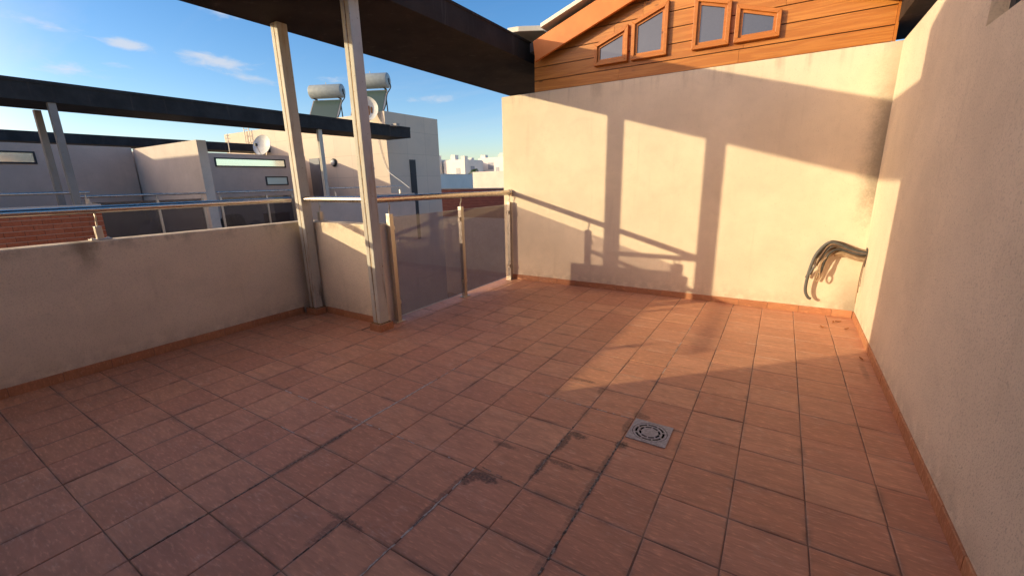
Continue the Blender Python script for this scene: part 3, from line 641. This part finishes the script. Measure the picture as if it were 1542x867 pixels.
cable([(1.28, 1.96, .76), (1.18, 1.955, .765), (1.07, 1.95, .775), (.98, 1.94, .765), (.91, 1.94, .70), (.87, 1.94, .60), (.845, 1.945, .48), (.83, 1.95, .42)], .010, 'cable_tan')
cable([(1.28, 1.95, .80), (1.15, 1.94, .82), (1.03, 1.93, .87), (.95, 1.925, .90), (.905, 1.92, .885), (.85, 1.915, .80), (.80, 1.915, .70)], .011, 'cable_dark')
cable([(1.28, 1.98, .81), (1.15, 1.985, .83), (1.03, 1.985, .88), (.93, 1.98, .89), (.86, 1.98, .81), (.82, 1.98, .70), (.80, 1.985, .60)], .009, 'cable_brown')
cable([(.90, 1.885, .72), (.86, 1.88, .65), (.855, 1.88, .55), (.865, 1.88, .48), (.845, 1.885, .43), (.82, 1.89, .47), (.835, 1.89, .55), (.87, 1.89, .62)], .008, 'cable_tan')
for k, (dz, yy) in enumerate(((.74, 1.96), (.72, 1.95), (.70, 1.97))):
    cable([(1.28, yy, dz), (1.20, yy, dz+.005), (1.12, yy-.005, dz+.025), (1.05, yy-.01, dz+.045), (.97, yy-.012, dz+.035)], .014, 'cable_tan')
cable([(1.245, 1.93, .76), (1.225, 1.90, .66), (1.215, 1.87, .50), (1.218, 1.86, .36)], .004, 'cable_brown')
cable([(1.245, 1.95, .76), (1.225, 1.93, .62), (1.218, 1.92, .42), (1.222, 1.94, .22)], .004, 'cable_tan')
cable([(1.245, 1.90, .78), (1.228, 1.86, .68), (1.218, 1.82, .52), (1.22, 1.81, .44)], .0035, 'cable_brown')
hl = MB(); pts = []
for k in range(14):
    a_ = 2*math.pi*k/14; rr = .085+.018*math.sin(3*a_)+.012*(rnd()-.5)
    pts.append((1.2435, 1.945+rr*.75*math.cos(a_), .765+rr*1.2*math.sin(a_)))
hl.prism(pts, (.02, 0, 0)); hl.build('wall_hole', 'cable_dark', cb)

rc_ = random.Random(11)
for k in range(7):
    oy, oz, le = rc_.uniform(-.05, .05), rc_.uniform(-.06, .05), rc_.uniform(.55, 1.0)
    path = [(1.28, 1.945+oy*.6, .79+oz), (1.17, 1.94+oy*.6, .795+oz*.9), (1.05, 1.93+oy, .83+oz*.7), (.95, 1.92+oy, .87+oz*.5), (.89, 1.92+oy, .83+oz*.4), (.84-.02*k*.3, 1.915+oy, .70), (.80, 1.915+oy, .58), (.775, 1.92+oy, .46)]
    cable(path[:max(5, int(len(path)*le+.5))], rc_.uniform(.004, .0085), rc_.choice(['cable_brown', 'cable_tan', 'cable_dark', 'cable_brown']))
# dry leaves in the sunny corner
lf = None; G_LEAF = 'dry leaves lying in the sunny corner of the floor'
for i, (x, y, rz) in enumerate(((1.09, 1.85, .3), (1.04, 1.80, 1.4), (.92, 1.55, 2.2), (1.145, 1.60, .8), (1.16, .69, 1.9))):
    lab = ('two curled orange dry leaves by the skirting under the cables', 'two curled orange dry leaves by the skirting under the cables', 'single dry leaf in the middle of a sunlit tile near the corner', 'small dry leaf close to the right skirting in the sun', 'dry leaf in the shade beside the right wall skirting')[i]
    if lf is None:
        b = MB(); vs = []
        for u in range(7):
            s = u/6; wd = .011*math.sin(math.pi*min(1, s*.94+.05)); zc = .004+.012*abs(s-.45)
            vs += [(-.032+.064*s, -wd, zc+.006), (-.032+.064*s, 0, zc), (-.032+.064*s, wd, zc+.007)]
        b.mesh(vs, [(3*u+k, 3*u+k+1, 3*u+k+4, 3*u+k+3) for u in range(6) for k in range(2)])
        lf = b.build('dry_leaf', 'leaf'); o = lf
    else: o = lf.copy(); COL.objects.link(o)
    o.location = (x, y, .001); o.rotation_euler = (0, 0, rz); tag(o, lab, 'leaf', G_LEAF)

# ------------------------------------------------------------------ timber gable
cbn = thing('timber_cabin', (-.92, 4, 2.94), 'orange timber gable with four small windows above the back wall', 'building')
RX, RZ0, SL = -.92, 4.03, .345       # ridge position and the underside of the verge
YC = 2.13
roofz = lambda x: RZ0-abs(x-RX)*SL
def clip_gable(x0, x1, z0, z1, off=.10):
    """the part of a plank under the roof slope"""
    pts = []
    P0 = [(x0, z0), (x1, z0), (x1, z1), (x0, z1)]
    def cut(poly, sgn):
        f_ = lambda p: RZ0+off-sgn*(p[0]-RX)*SL-p[1]; out = []
        for i in range(len(poly)):
            a, b = poly[i], poly[(i+1) % len(poly)]; fa, fb = f_(a), f_(b)
            if fa >= 0: out.append(a)
            if (fa >= 0) != (fb >= 0): t_ = fa/(fa-fb); out.append((a[0]+(b[0]-a[0])*t_, a[1]+(b[1]-a[1])*t_))
        return out
    P0 = cut(P0, 1)
    return cut(P0, -1) if P0 else []
pk = MB(); zs = [2.945, 3.10, 3.285, 3.47, 3.655, 3.84, 4.03, 4.2]
for za, zb in zip(zs, zs[1:]):
    cuts = [-3.0, random.uniform(-2, -1.2), random.uniform(-.6, .2), 1.165]
    for xa, xb in zip(cuts, cuts[1:]):
        pol = clip_gable(xa+.0015, xb-.0015, za+.0055, zb-.0055)
        if len(pol) > 2: pk.prism([(x, YC, z) for x, z in pol], (0, .03, 0), rnd())
pk.build('cladding', 'wood', cbn)
bk = MB(); bk.prism([(-2.99, YC+.02, 2.945), (1.155, YC+.02, 2.945), (1.155, YC+.02, roofz(1.155)+.08), (RX, YC+.02, RZ0+.08), (-2.99, YC+.02, roofz(-2.99)+.08)], (0, 4.2, 0)); bk.build('cabin_wall', 'dark', cbn)
MB().box(-3.40, 6.0, 2.37, 24.0, -6.5, 2.90).build('house_wall', 'stucco_white', cbn)
MB().box(1.166, 1.19, YC-.012, YC+.02, 2.945, 3.36, rnd=.5).build('corner_board', 'wood_frame', cbn)
def gable_window(q, fw):
    """trapezium window, q = outer corners (x, z) bottom-left, bottom-right, top-right, top-left"""
    inn = [(q[0][0]+fw, q[0][1]+fw), (q[1][0]-fw, q[1][1]+fw), (q[2][0]-fw, q[2][1]-fw*1.08), (q[3][0]+fw, q[3][1]-fw*1.08)]
    sl = (q[2][1]-q[3][1])/(q[2][0]-q[3][0]); inn[2] = (inn[2][0], q[2][1]-sl*fw-fw*1.05); inn[3] = (inn[3][0], q[3][1]+sl*fw-fw*1.05)
    fr = MB()
    for k in range(4):
        a, b, c, d = q[k], q[(k+1) % 4], inn[(k+1) % 4], inn[k]
        fr.prism([(a[0], YC-.058, a[1]), (b[0], YC-.058, b[1]), (c[0], YC-.058, c[1]), (d[0], YC-.058, d[1])], (0, .062, 0), rnd())
    w = fr.build('window', 'wood_frame', cbn, bevel=.004)
    # inner sash
    s = MB(); iw = .03; q2 = inn; i2 = [(q2[0][0]+iw, q2[0][1]+iw), (q2[1][0]-iw, q2[1][1]+iw), (q2[2][0]-iw, q2[2][1]-sl*iw-iw), (q2[3][0]+iw, q2[3][1]+sl*iw-iw)]
    for k in range(4):
        a, b, c, d = q2[k], q2[(k+1) % 4], i2[(k+1) % 4], i2[k]
        s.prism([(a[0], YC-.030, a[1]), (b[0], YC-.030, b[1]), (c[0], YC-.030, c[1]), (d[0], YC-.030, d[1])], (0, .03, 0), rnd())
    s.build('sash', 'wood_frame', w)
    MB().prism([(x, YC-.012, z) for x, z in i2], (0, .008, 0)).build('pane', 'pane', w)
gable_window([(-2.035, 3.162), (-1.572, 3.162), (-1.572, 3.600), (-2.035, 3.43)], .045)
gable_window([(-1.525, 3.162), (-1.069, 3.162), (-1.069, 3.778), (-1.525, 3.612)], .045)
gable_window([(-.768, 3.162), (-.356, 3.162), (-.356, 3.625), (-.768, 3.745)], .045)
gable_window([(-.304, 3.162), (.158, 3.162), (.158, 3.430), (-.304, 3.575)], .045)
vb = MB()
for sg, xe in ((-1, -2.945), (1, 1.34)):
    zt = RZ0-abs(xe-RX)*SL
    vb.prism([(xe+.035*(-sg), 1.985, zt-.0), (RX, 1.985, RZ0), (RX, 1.985, RZ0+.275), (xe, 1.985, zt+.275)], (0, .045, 0), .3)
vb.build('verge_board', 'verge', cbn, bevel=.006)
rf = MB()
for sg, xe in ((-1, -3.02), (1, 1.40)):
    zt = RZ0-abs(xe-RX)*SL
    rf.prism([(xe, 2.03, zt+.17), (RX, 2.03, RZ0+.17), (RX, 2.03, RZ0+.29), (xe, 2.03, zt+.29)], (0, 4.4, 0))
rf.build('roof', 'dark', cbn)
tr = MB()
for sg, xe in ((-1, -2.80), (1, 1.40)):
    zt = RZ0-abs(xe-RX)*SL*.93
    tr.prism([(xe, 1.95, zt+.325), (RX, 1.95, RZ0+.345), (RX, 1.95, RZ0+.395), (xe, 1.95, zt+.375)], (0, 4.4, 0))
tr.build('roof_edge_trim', 'trim', cbn)
MB().prism([(-3.379, 1.99, 3.79), (-3.205, 2.018, 3.79), (-2.88, 2.205, 3.79), (-2.88, 4.5, 3.79), (-3.379, 4.5, 3.79)], (0, 0, .07)).build('gutter', 'trim', cbn, bevel=.006)
rc = MB().box(1.185, 1.395, -5, 2.9, 3.115, 3.44)
tag(rc.build('canopy_beam', 'canopy', base=(1.29, -1, 3.115), bevel=.005), 'dark brown steel beam running above the top of the right hand wall', 'beam')

# ------------------------------------------------------------------ neighbour row across the gap
nh = thing('terraced_house', (-22, 0, 0), 'shaded cream house wall at far left with a narrow strip window behind the rusty posts', 'house')
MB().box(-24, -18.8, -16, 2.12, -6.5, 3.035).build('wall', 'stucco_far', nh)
MB().box(-18.81, -14.2, -16, 2.4, -.25, -.004).build('terrace_floor', 'terrazzo', nh)
def strip_window(parent, x, y0, y1, z0, z1, pane):
    f = MB(); t_ = .05
    f.box(x, x+.03, y0, y1, z0, z0+t_).box(x, x+.03, y0, y1, z1-t_, z1).box(x, x+.03, y0, y0+t_, z0+t_, z1-t_).box(x, x+.03, y1-t_, y1, z0+t_, z1-t_)
    w = f.build('window', 'frame', parent); MB().box(x+.002, x+.012, y0+t_, y1-t_, z0+t_, z1-t_).build('pane', pane, w)
strip_window(nh, -18.8, -3.2, -.22, 2.44, 2.80, 'pane_far')
nh2 = thing('terraced_house', (-22, 6, 0), 'shaded cream house wall with a long and a short strip window under a satellite dish', 'house')
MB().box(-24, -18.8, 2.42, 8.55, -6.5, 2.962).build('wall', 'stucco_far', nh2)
MB().box(-18.81, -14.2, 2.42, 9.58, -.25, -.004).build('terrace_floor', 'terrazzo', nh2)
strip_window(nh2, -18.8, 4.66, 7.55, 2.44, 2.79, 'pane_far'); strip_window(nh2, -18.8, 6.56, 7.56, 1.68, 2.06, 'pane_frost')
for o, lo in ((nh, -16), (nh2, 2.42)):
    hi = 2.40 if o is nh else 9.36
    MB().box(-14.4, -14.2, lo, hi, -6.5, -.25).build('lower_wall', 'stucco_grey', o)
    for y in ((-1.5, 1.0) if o is nh else (4.0, 6.2, 8.9)):
        f = MB().box(-14.2, -14.17, y-.25, y+.25, -3.9, -1.3).build('window', 'frame', o); MB().box(-14.172, -14.165, y-.2, y+.2, -3.85, -1.35).build('pane', 'dark', f)
tag(MB().box(-18.79, -14.12, 2.15, 2.40, -6.5, 2.985).build('partition_wall', 'stucco_white', base=(-16.4, 2.27, 0)), 'pale stucco partition wall between the two neighbouring terraces, sunlit along its top', 'wall')
bp = thing('brick_parapet', (-12.85, -3, 0), 'red brick parapet wall across the gap at far left', 'wall')
MB().box(-12.95, -12.75, -16, -.63, -2.2, 1.30).build('wall', 'brick', bp)
MB().box(-12.97, -12.73, -16, -.61, 1.302, 1.335).build('coping', 'stucco_white', bp)
MB().box(-14.2, -12.953, -.83, -.63, -2.2, 1.29).build('end_wall', 'stucco_far', bp)
pp = thing('parapet_wall', (-12.85, 7, 0), 'shaded cream parapet wall in front of the pale stair tower', 'wall')
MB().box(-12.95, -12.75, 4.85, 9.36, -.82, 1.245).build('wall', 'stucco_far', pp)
MB().box(-14.2, -12.953, 4.85, 5.05, -.82, 1.24).build('end_wall', 'stucco_far', pp)
MB().box(-14.2, -12.953, 9.16, 9.355, -.82, 1.24).build('end_wall', 'stucco_far', pp)

nc = MB().box(-14.1, -12.75, -6.5, 9.38, 3.43, 3.80); nc.box(-12.75, -12.735, -6.5, 9.38, 3.77, 3.84)
tag(nc.build('canopy_slab', 'canopy_far', base=(-13.4, 0, 3.43)), 'long charcoal canopy slab crossing the left of the view above the neighbouring terraces', 'canopy')
fc = MB().box(-25.0, -23.4, -10, 16, 3.43, 3.80)
fo = fc.build('canopy_slab', 'canopy_far', base=(-24, 2, 3.43)); tag(fo, 'more distant charcoal canopy slab showing above the neighbouring house roofs', 'canopy')
tag(MB().box(-12.72, -12.55, 8.45, 8.62, 3.80, 3.90).box(-12.75, -12.72, 8.3, 8.62, 3.80, 3.86).build('vent_box', 'concrete', base=(-12.64, 8.5, 3.8)), 'small grey box on the end of the neighbouring canopy slab', 'box')
G_NP = 'steel posts of the neighbouring canopy'
steel_post('canopy_post', -12.90, -12.78, -1.03, -.90, 3.43, None, 'grey rusty steel post, the right one of the pair behind the brick parapet', G_NP, 'post_far')
steel_post('canopy_post', -14.28, -14.15, -.97, -.85, 3.43, None, 'dark rusty steel post, the left one of the pair behind the brick parapet', G_NP, 'post_far')
steel_post('canopy_post', -12.93, -12.81, 5.22, 5.36, 3.43, None, 'cream steel post of the neighbouring canopy in front of the sunlit tower wall', G_NP, 'post')
def far_rail(x, y0, y1, z, label, posts, panels, zpost0=1.3, r=.032):
    o = thing('handrail' if not panels else 'glass_railing', (x, (y0+y1)/2, 0 if panels else 1.25), label, 'railing')
    MB().tube([(x, y0, z), (x, y1, z)], r, 10).build('rail', 'steel', o, smooth=True)
    for y in posts:
        MB().box(x-.03, x+.03, y-.03, y+.03, 0 if panels else zpost0, z-.13, bev=.004).build('baluster', 'steel_dull', o)
        MB().tube([(x, y, z-.135), (x, y, z-.02)], .009, 8).build('pin', 'steel_dull', o)
    for a, b in panels: MB().box(x-.006, x+.006, a, b, .08, 1.34).build('glass_panel', 'smoked_far', o)
    return o
far_rail(-12.85, -9, -.72, 1.595, 'thin steel handrail along the top of the red brick parapet', (-.80, -3.2, -6.0), [], 1.335)
far_rail(-14.1, -.62, 2.13, 1.49, 'steel railing with dark glass left of the pale partition wall', (-.45, .92, 2.02), [(-.40, .88), (.96, 1.98)])
far_rail(-14.1, 2.42, 4.84, 1.49, 'steel railing with dark glass right of the pale partition wall', (2.5, 3.9, 4.78), [(2.55, 3.86), (3.94, 4.74)])
far_rail(-12.85, 5.40, 8.75, 1.53, 'thin steel handrail on the cream parapet in front of the pale tower', (5.6, 7.4, 8.65), [], 1.246, .026)
# things standing on the neighbouring terraces, dim behind the glass
sk = MB()
def lump(mb, c, rx, ry, rz, seed, k=9, m_=12):
    rr = random.Random(seed); ph = [rr.random()*6 for _ in range(4)]
    vs = []; 
    for i in range(k+1):
        th = math.pi*i/k
        for j in range(m_):
            a_ = 2*math.pi*j/m_; q = 1+.13*math.sin(3*a_+ph[0]+2*th)+.1*math.sin(5*a_+ph[1])+.08*math.sin(4*th+ph[2])
            vs.append((c[0]+rx*q*math.sin(th)*math.cos(a_), c[1]+ry*q*math.sin(th)*math.sin(a_), max(c[2]-rz, c[2]-rz*.98*math.cos(th)*(1 if th < 1.57 else q))))
    mb.mesh(vs, [(i*m_+j, i*m_+(j+1) % m_, (i+1)*m_+(j+1) % m_, (i+1)*m_+j) for i in range(k) for j in range(m_)])
b = MB(); lump(b, (-15.2, 1.05, .36), .32, .3, .36, 3); tag(b.build('sack', 'sack', base=(-15.2, 1.05, 0), smooth=True), 'crumpled grey sack behind the dark glass left of the partition wall', 'sack')
b = MB(); lump(b, (-15.3, 3.35, .38), .34, .38, .38, 5); tag(b.build('sack', 'bin_black', base=(-15.3, 3.35, 0), smooth=True), 'large dark sack behind the dark glass right of the partition wall', 'sack')
b = MB(); lump(b, (-15.2, 4.0, .24), .2, .22, .24, 8); tag(b.build('sack', 'sack', base=(-15.2, 4.0, 0), smooth=True), 'small grey sack between the large dark sack and the reddish box', 'sack')
rb = MB().box(-15.5, -15.0, 4.45, 5.15, .01, .66, bev=.015); rb.box(-15.52, -14.98, 4.43, 5.17, .665, .70, bev=.008)
tag(rb.build('storage_box', 'red_box', base=(-15.25, 4.8, 0)), 'dull reddish box behind the dark glass of the neighbouring terrace', 'box')

an = thing('roof_antenna', (-20, 5.86, 2.96), 'small thin aerial sticking up behind the pale partition wall', 'antenna')
MB().tube([(-20, 5.86, 2.9), (-20, 5.88, 3.85)], .018, 8).build('mast', 'steel_dull', an)
for z, w_ in ((3.78, .14), (3.66, .20), (3.54, .16)): MB().tube([(-20, 5.88-w_/2, z), (-20, 5.88+w_/2, z)], .010, 6).build('element', 'steel_dull', an)
# pale stair tower with roof gear
tw = thing('stair_tower', (-20, 11.2, -6.5), 'pale panelled stair tower with a sunlit face carrying solar water heaters', 'building')
tm = MB(); tm.box(-28, -14.4, 9.6, 12.97, -6.5, 4.65); tm.build('wall', 'panels', tw)
f = MB().box(-14.4, -14.375, 10.86, 11.24, -1.0, 2.70).build('window', 'frame', tw); MB().box(-14.378, -14.37, 10.9, 11.2, -.95, 2.66).build('pane', 'dark', f)
MB().box(-20.05, -19.25, 9.57, 9.598, 0, 2.94).build('door', 'door', tw)
ld = thing('roof_ladder', (-25.4, 9.55, 4.0), 'small metal ladder on the left end of the pale tower', 'ladder')
MB().tube([(-25.55, 9.5, 3.2), (-25.55, 9.5, 5.25)], .025, 8).build('rail', 'steel_dull', ld); MB().tube([(-25.05, 9.5, 3.2), (-25.05, 9.5, 5.25)], .025, 8).build('rail', 'steel_dull', ld)
for k in range(6): MB().tube([(-25.55, 9.5, 3.4+k*.33), (-25.05, 9.5, 3.4+k*.33)], .018, 6).build('rung', 'steel_dull', ld)
wl = thing('wall_lamp', (-18.1, 9.6, 2.68), 'round grey bulkhead lamp on the sunlit tower wall', 'lamp')
MB().lathe([(.19, 0), (.19, .05), (.16, .09)], (-18.1, 9.598, 2.68), (0, -1, 0), 24).build('housing', 'frame', wl, smooth=True)
MB().lathe([(.13, 0), (.12, .04), (.07, .075), (.02, .085)], (-18.1, 9.508, 2.68), (0, -1, 0), 24).build('lens', 'white_metal', wl, smooth=True)

tag(MB().box(-28, -14.4, -8.2, -5.3, -6.5, 4.9).build('stair_tower', 'panels', base=(-20, -6.8, -6.5)), 'matching pale stair tower at the near end of the neighbouring row', 'building')
def solar_heater(name, c, rot, L, label):
    """tank on top of a tilted collector, standing on a frame; c = tank centre"""
    o = thing(name, (c[0], c[1], 4.65), label, 'solar heater', 'solar water heaters on the tower roof')
    rm = Matrix.Translation(Vector(c)) @ Matrix.Rotation(rot, 4, 'Z')
    X = rm.to_3x3() @ Vector((1, 0, 0)); Y = rm.to_3x3() @ Vector((0, 1, 0)); cc = Vector(c); Z = Vector((0, 0, 1))
    r = .325
    MB().lathe([(.05, -L/2-.03), (r-.05, -L/2-.025), (r-.01, -L/2-.005), (r, -L/2+.02), (r, L/2-.02), (r-.01, L/2+.005), (r-.05, L/2+.025), (.05, L/2+.03)], c, X, 32).build('tank', 'tank', o, smooth=True, autosmooth=50)
    MB().lathe([(.10, 0), (.10, .02), (.06, .03)], cc+X*(L/2+.028), X, 20).build('end_cap', 'frame', o, smooth=True)
    MB().tube([cc+Z*.32, cc+Z*.42], .015, 8).build('valve', 'steel_dull', o)
    # collector: top edge under the tank, bottom edge forward (-Y) on the roof
    top = cc-Z*.40-Y*.02; bot = Vector((cc.x, cc.y, 4.72))-Y*.80; u = (top-bot); nn = u.cross(X).normalized()
    if nn.z < 0: nn = -nn
    hw = L*.46
    fr = MB()
    P = [bot-X*hw, bot+X*hw, top+X*hw, top-X*hw]; fr.prism(P, nn*-.09); cf = fr.build('collector', 'steel_dull', o)
    un = u.normalized(); Q = [bot-X*(hw-.05)+un*.05, bot+X*(hw-.05)+un*.05, top+X*(hw-.05)-un*.05, top-X*(hw-.05)-un*.05]
    MB().prism([p+nn*.002 for p in Q], nn*.008).build('collector_glass', 'collector', cf)
    for s in (-1, 1):
        b = MB(); b.tube([cc+X*(s*hw*.85)-Z*.30, cc+X*(s*hw*.85)-Z*.30+Y*.02-Z*.01, Vector((cc.x, cc.y, 4.655))+X*(s*hw*.85)+Y*.15], .028, 8)
        b.tube([cc+X*(s*hw*.85)-Z*.34-Y*.18, cc+X*(s*hw*.85)-Z*.34+Y*.18], .03, 8); b.build('support_leg', 'cable_dark', o)
    MB().tube([cc+X*(L/2+.05)-Z*.1, cc+X*(L/2+.12)-Z*.3-Y*.05, cc+X*(L/2+.02)-Z*.55-Y*.2, top+X*(hw+.03)-u*.25, bot+X*(hw+.06)+u*.35, bot+X*hw+u*.1], .025, 8, smooth_pts=4).build('pipe', 'cable_dark', o, smooth=True)
solar_heater('solar_water_heater', (-19.75, 10.85, 6.22), R(26), 1.66, 'solar water heater with silver tank seen between the two cream posts')
solar_heater('solar_water_heater', (-16.35, 10.75, 6.25), R(26), 1.66, 'solar water heater with silver tank partly behind the right cream post and a big dish')

def dish(name, c, face, r, label, rusty=False, mast=None):
    o = thing(name, c, label, 'satellite dish'); d = Vector(face).normalized(); cc = Vector(c)
    prof = []
    for k in range(9): q = r*k/8; prof.append((max(q, .004), q*q/(3.0*r)))
    prof += [(r*1.01, r/3.0+.005), (r*1.0, r/3.0-.02)]
    for k in range(7, -1, -1): q = r*k/8; prof.append((max(q, .003), q*q/(3.0*r)-.02))
    MB().lathe(prof, cc, d, 32).build('reflector', 'white_metal', o, smooth=True, autosmooth=60)
    side = d.cross(Vector((0, 0, 1))).normalized(); up_ = side.cross(d)
    tip = cc+d*(r*1.0)-up_*(r*.25)
    MB().tube([cc-up_*r*.95+d*r*.3, tip], .014, 8).build('feed_arm', 'steel_dull', o)
    MB().box(-.05, .05, -.05, .05, -.06, .06, mat=Matrix.Translation(tip), bev=.01).build('feed_horn', 'frame', o)
    if mast:
        MB().tube([cc-d*.03, cc-d*.18, Vector(mast)], .025, 8).build('mast', 'steel_dull', o)
    if rusty:
        b = MB()
        for k in range(5):
            off = (k-2)*.17*r*1.3; hh = .16+.10*math.sin(k*1.7)
            q = (off/r)**2*r/3+.02
            b.box(-.035, .035, -.004, .004, -hh, hh*.6, mat=Matrix.Translation(cc+side*off+up_*.02*r+d*(q+.012)) @ Matrix(((side.x, d.x, up_.x, 0), (side.y, d.y, up_.y, 0), (side.z, d.z, up_.z, 0), (0, 0, 0, 1))), bev=.003)
        b.build('rust_streaks', 'rusty', o)
    return o
dish('satellite_dish', (-15.15, 9.3, 4.72), (.62, -.75, .2), .52, 'large satellite dish with rusty streaks on the corner of the pale tower', True, (-15.25, 9.75, 4.4))
dish('satellite_dish', (-18.9, 6.78, 3.33), (.30, -.90, .30), .44, 'white satellite dish standing on the neighbouring house roof', False, (-19.1, 6.93, 2.95))
cbw = thing('dangling_cable', (-14.36, 9.3, 2.3), 'thin pale cable sagging from the tower corner to the parapet', 'cable')
MB().tube([(-15.0, 9.55, 4.2), (-14.75, 9.56, 3.0), (-14.45, 9.55, 2.25), (-14.0, 9.4, 2.0), (-13.5, 9.35, 1.75), (-12.95, 9.3, 1.45)], .014, 6, smooth_pts=5).build('wire', 'white_metal', cbw)

# ------------------------------------------------------------------ distance
fb = thing('brick_wall', (-17, 20, -6.5), 'dark red brick wall seen through the gap beyond the railing', 'wall')
MB().box(-24, -8, 20, 20.3, -.75, 1.15).build('wall', 'brick_far', fb); MB().box(-24, -8, 20.02, 20.3, -6.5, -.753).build('lower_wall', 'stucco_grey', fb); MB().box(-24.05, -7.95, 19.97, 20.33, 1.152, 1.22).build('coping', 'concrete', fb)
tag(MB().box(-25.15, -15, 30, 30.4, -6.5, 2.56).build('garden_wall', 'stucco_white', base=(-20, 30, -6.5), bevel=.02), 'plain beige wall rising behind the dark red brick wall', 'wall')
tag(MB().box(-40.6, -40.2, 36, 50.4, -6.5, 2.72).box(-40.64, -40.16, 36, 50.44, 2.722, 2.80).build('garden_wall', 'far_white', base=(-40.4, 43, -6.5)), 'white wall in shade in front of the distant white houses', 'wall')
def far_house(x0, x1, y0, y1, z1, chim, wins, label, blank=None):
    o = thing('white_house', ((x0+x1)/2, (y0+y1)/2, -6.5), label, 'house', 'distant white houses')
    MB().box(x0, x1, y0, y1, -6.5, z1).build('wall', 'far_white', o)
    MB().box(x0+.2, x1-.2, y0+.2, y1-.2, z1, z1+.12).build('roof', 'far_white', o)
    for (a, b, c, d, h) in chim:
        ch = MB().box(a, b, c, d, z1, z1+h); ch.box(a-.06, b+.06, c-.06, d+.06, z1+h, z1+h+.12); ch.build('chimney', 'far_white', o)
    for (ax, a, b, z0, zz) in wins:
        if ax == 'y': f_ = MB().box(a, b, y0-.06, y0, z0, zz).build('window', 'far_glass', o)
        else: f_ = MB().box(x1, x1+.06, a, b, z0, zz).build('window', 'far_glass', o)
    return o
far_house(-84, -77.6, 85, 96, 7.4, [(-79, -77.7, 85.1, 86.5, 1.0)], [('x', 87, 88.4, 4.3, 5.8), ('x', 90.5, 91.1, 4.2, 5.2)], 'white house at the left edge of the gap beside the tower')
far_house(-77.0, -73.0, 86.5, 96, 7.2, [(-74.5, -73.1, 86.6, 88, 1.2)], [('x', 88.5, 90, 4.3, 5.8)], 'white house with shaded end and pale chimney, second from the left')
far_house(-72.7, -68.73, 85, 93, 7.05, [(-69.9, -68.74, 85.05, 86.3, .85), (-72, -71, 91, 92, .7)], [('y', -71.6, -70.3, 3.7, 5.15), ('x', 87.4, 89.0, 4.2, 5.6)], 'white house with a sunlit face and doorway in the middle of the gap')
far_house(-73.3, -64.0, 97, 106, 7.9, [(-66.0, -64.3, 97.1, 98.8, 1.0), (-72.5, -71, 97.3, 98.6, .8)], [('y', -69.9, -68.2, 4.9, 6.7), ('y', -67.1, -66.7, 5.0, 5.7), ('x', 99, 101, 4.9, 6.7)], 'wide shaded white house behind the palm')
far_house(-56.4, -48, 80, 89, 6.4, [(-55.3, -53.6, 80.1, 81.6, .9)], [('y', -55.95, -55.05, 3.2, 4.8)], 'sunlit white house at the right end of the gap beside the cream wall')

pt = thing('palm_tree', (-47.2, 60, -6.5), 'small dark green palm in front of the distant white houses', 'tree')
MB().tube([(-47.3, 60, -6.5), (-47.15, 60.05, -2), (-47.2, 60, 1.5), (-47.25, 60, 3.6)], [.22, .18, .16, .15], 10, smooth_pts=4).build('trunk', 'trunk', pt, smooth=True)
cr_ = MB(); rg = random.Random(4)
for k in range(26):
    a_ = 2.4*k; el = rg.uniform(-.35, 1.1); ln = rg.uniform(.8, 1.35); p = Vector((-47.25, 60, 3.65)); d = Vector((math.cos(a_)*math.cos(el), math.sin(a_)*math.cos(el), math.sin(el))); pts = []
    for s in range(8):
        q = s/7; pts.append(p+d*ln*q+Vector((0, 0, -.75*ln*q*q)))
    sd = d.cross(Vector((0, 0, 1))).normalized()
    for i in range(7):
        for s in (-1, 1):
            for h in (0, .5):
                o_ = pts[i].lerp(pts[i+1], h); le = .30*(1-abs(i/7-.4)); tip = o_+sd*s*le+(pts[i+1]-pts[i]).normalized()*.16+Vector((0, 0, -.10))
                cr_.poly([o_, o_+(pts[i+1]-pts[i])*.42, tip])
cr_.build('crown', 'frond', pt)
sb = MB()
for k in range(260):
    p = Vector((-47.75+rg.gauss(0, .26), 59.6+rg.gauss(0, .3), 2.0+rg.gauss(0, .45))); d = Vector((rg.gauss(0, 1), rg.gauss(0, 1), rg.gauss(0, 1))).normalized()*.17; e = d.orthogonal().normalized()*.08
    sb.poly([p-d, p+e, p+d, p-e])
st_ = thing('climbing_shrub', (-47.75, 59.6, -6.5), 'dark green shrub below the palm against the white wall', 'shrub')
sb.build('foliage', 'frond', st_); MB().tube([(-47.75, 59.6, -6.5), (-47.7, 59.6, -1), (-47.75, 59.6, 2.1)], [.1, .07, .03], 8).build('stem', 'trunk', st_)
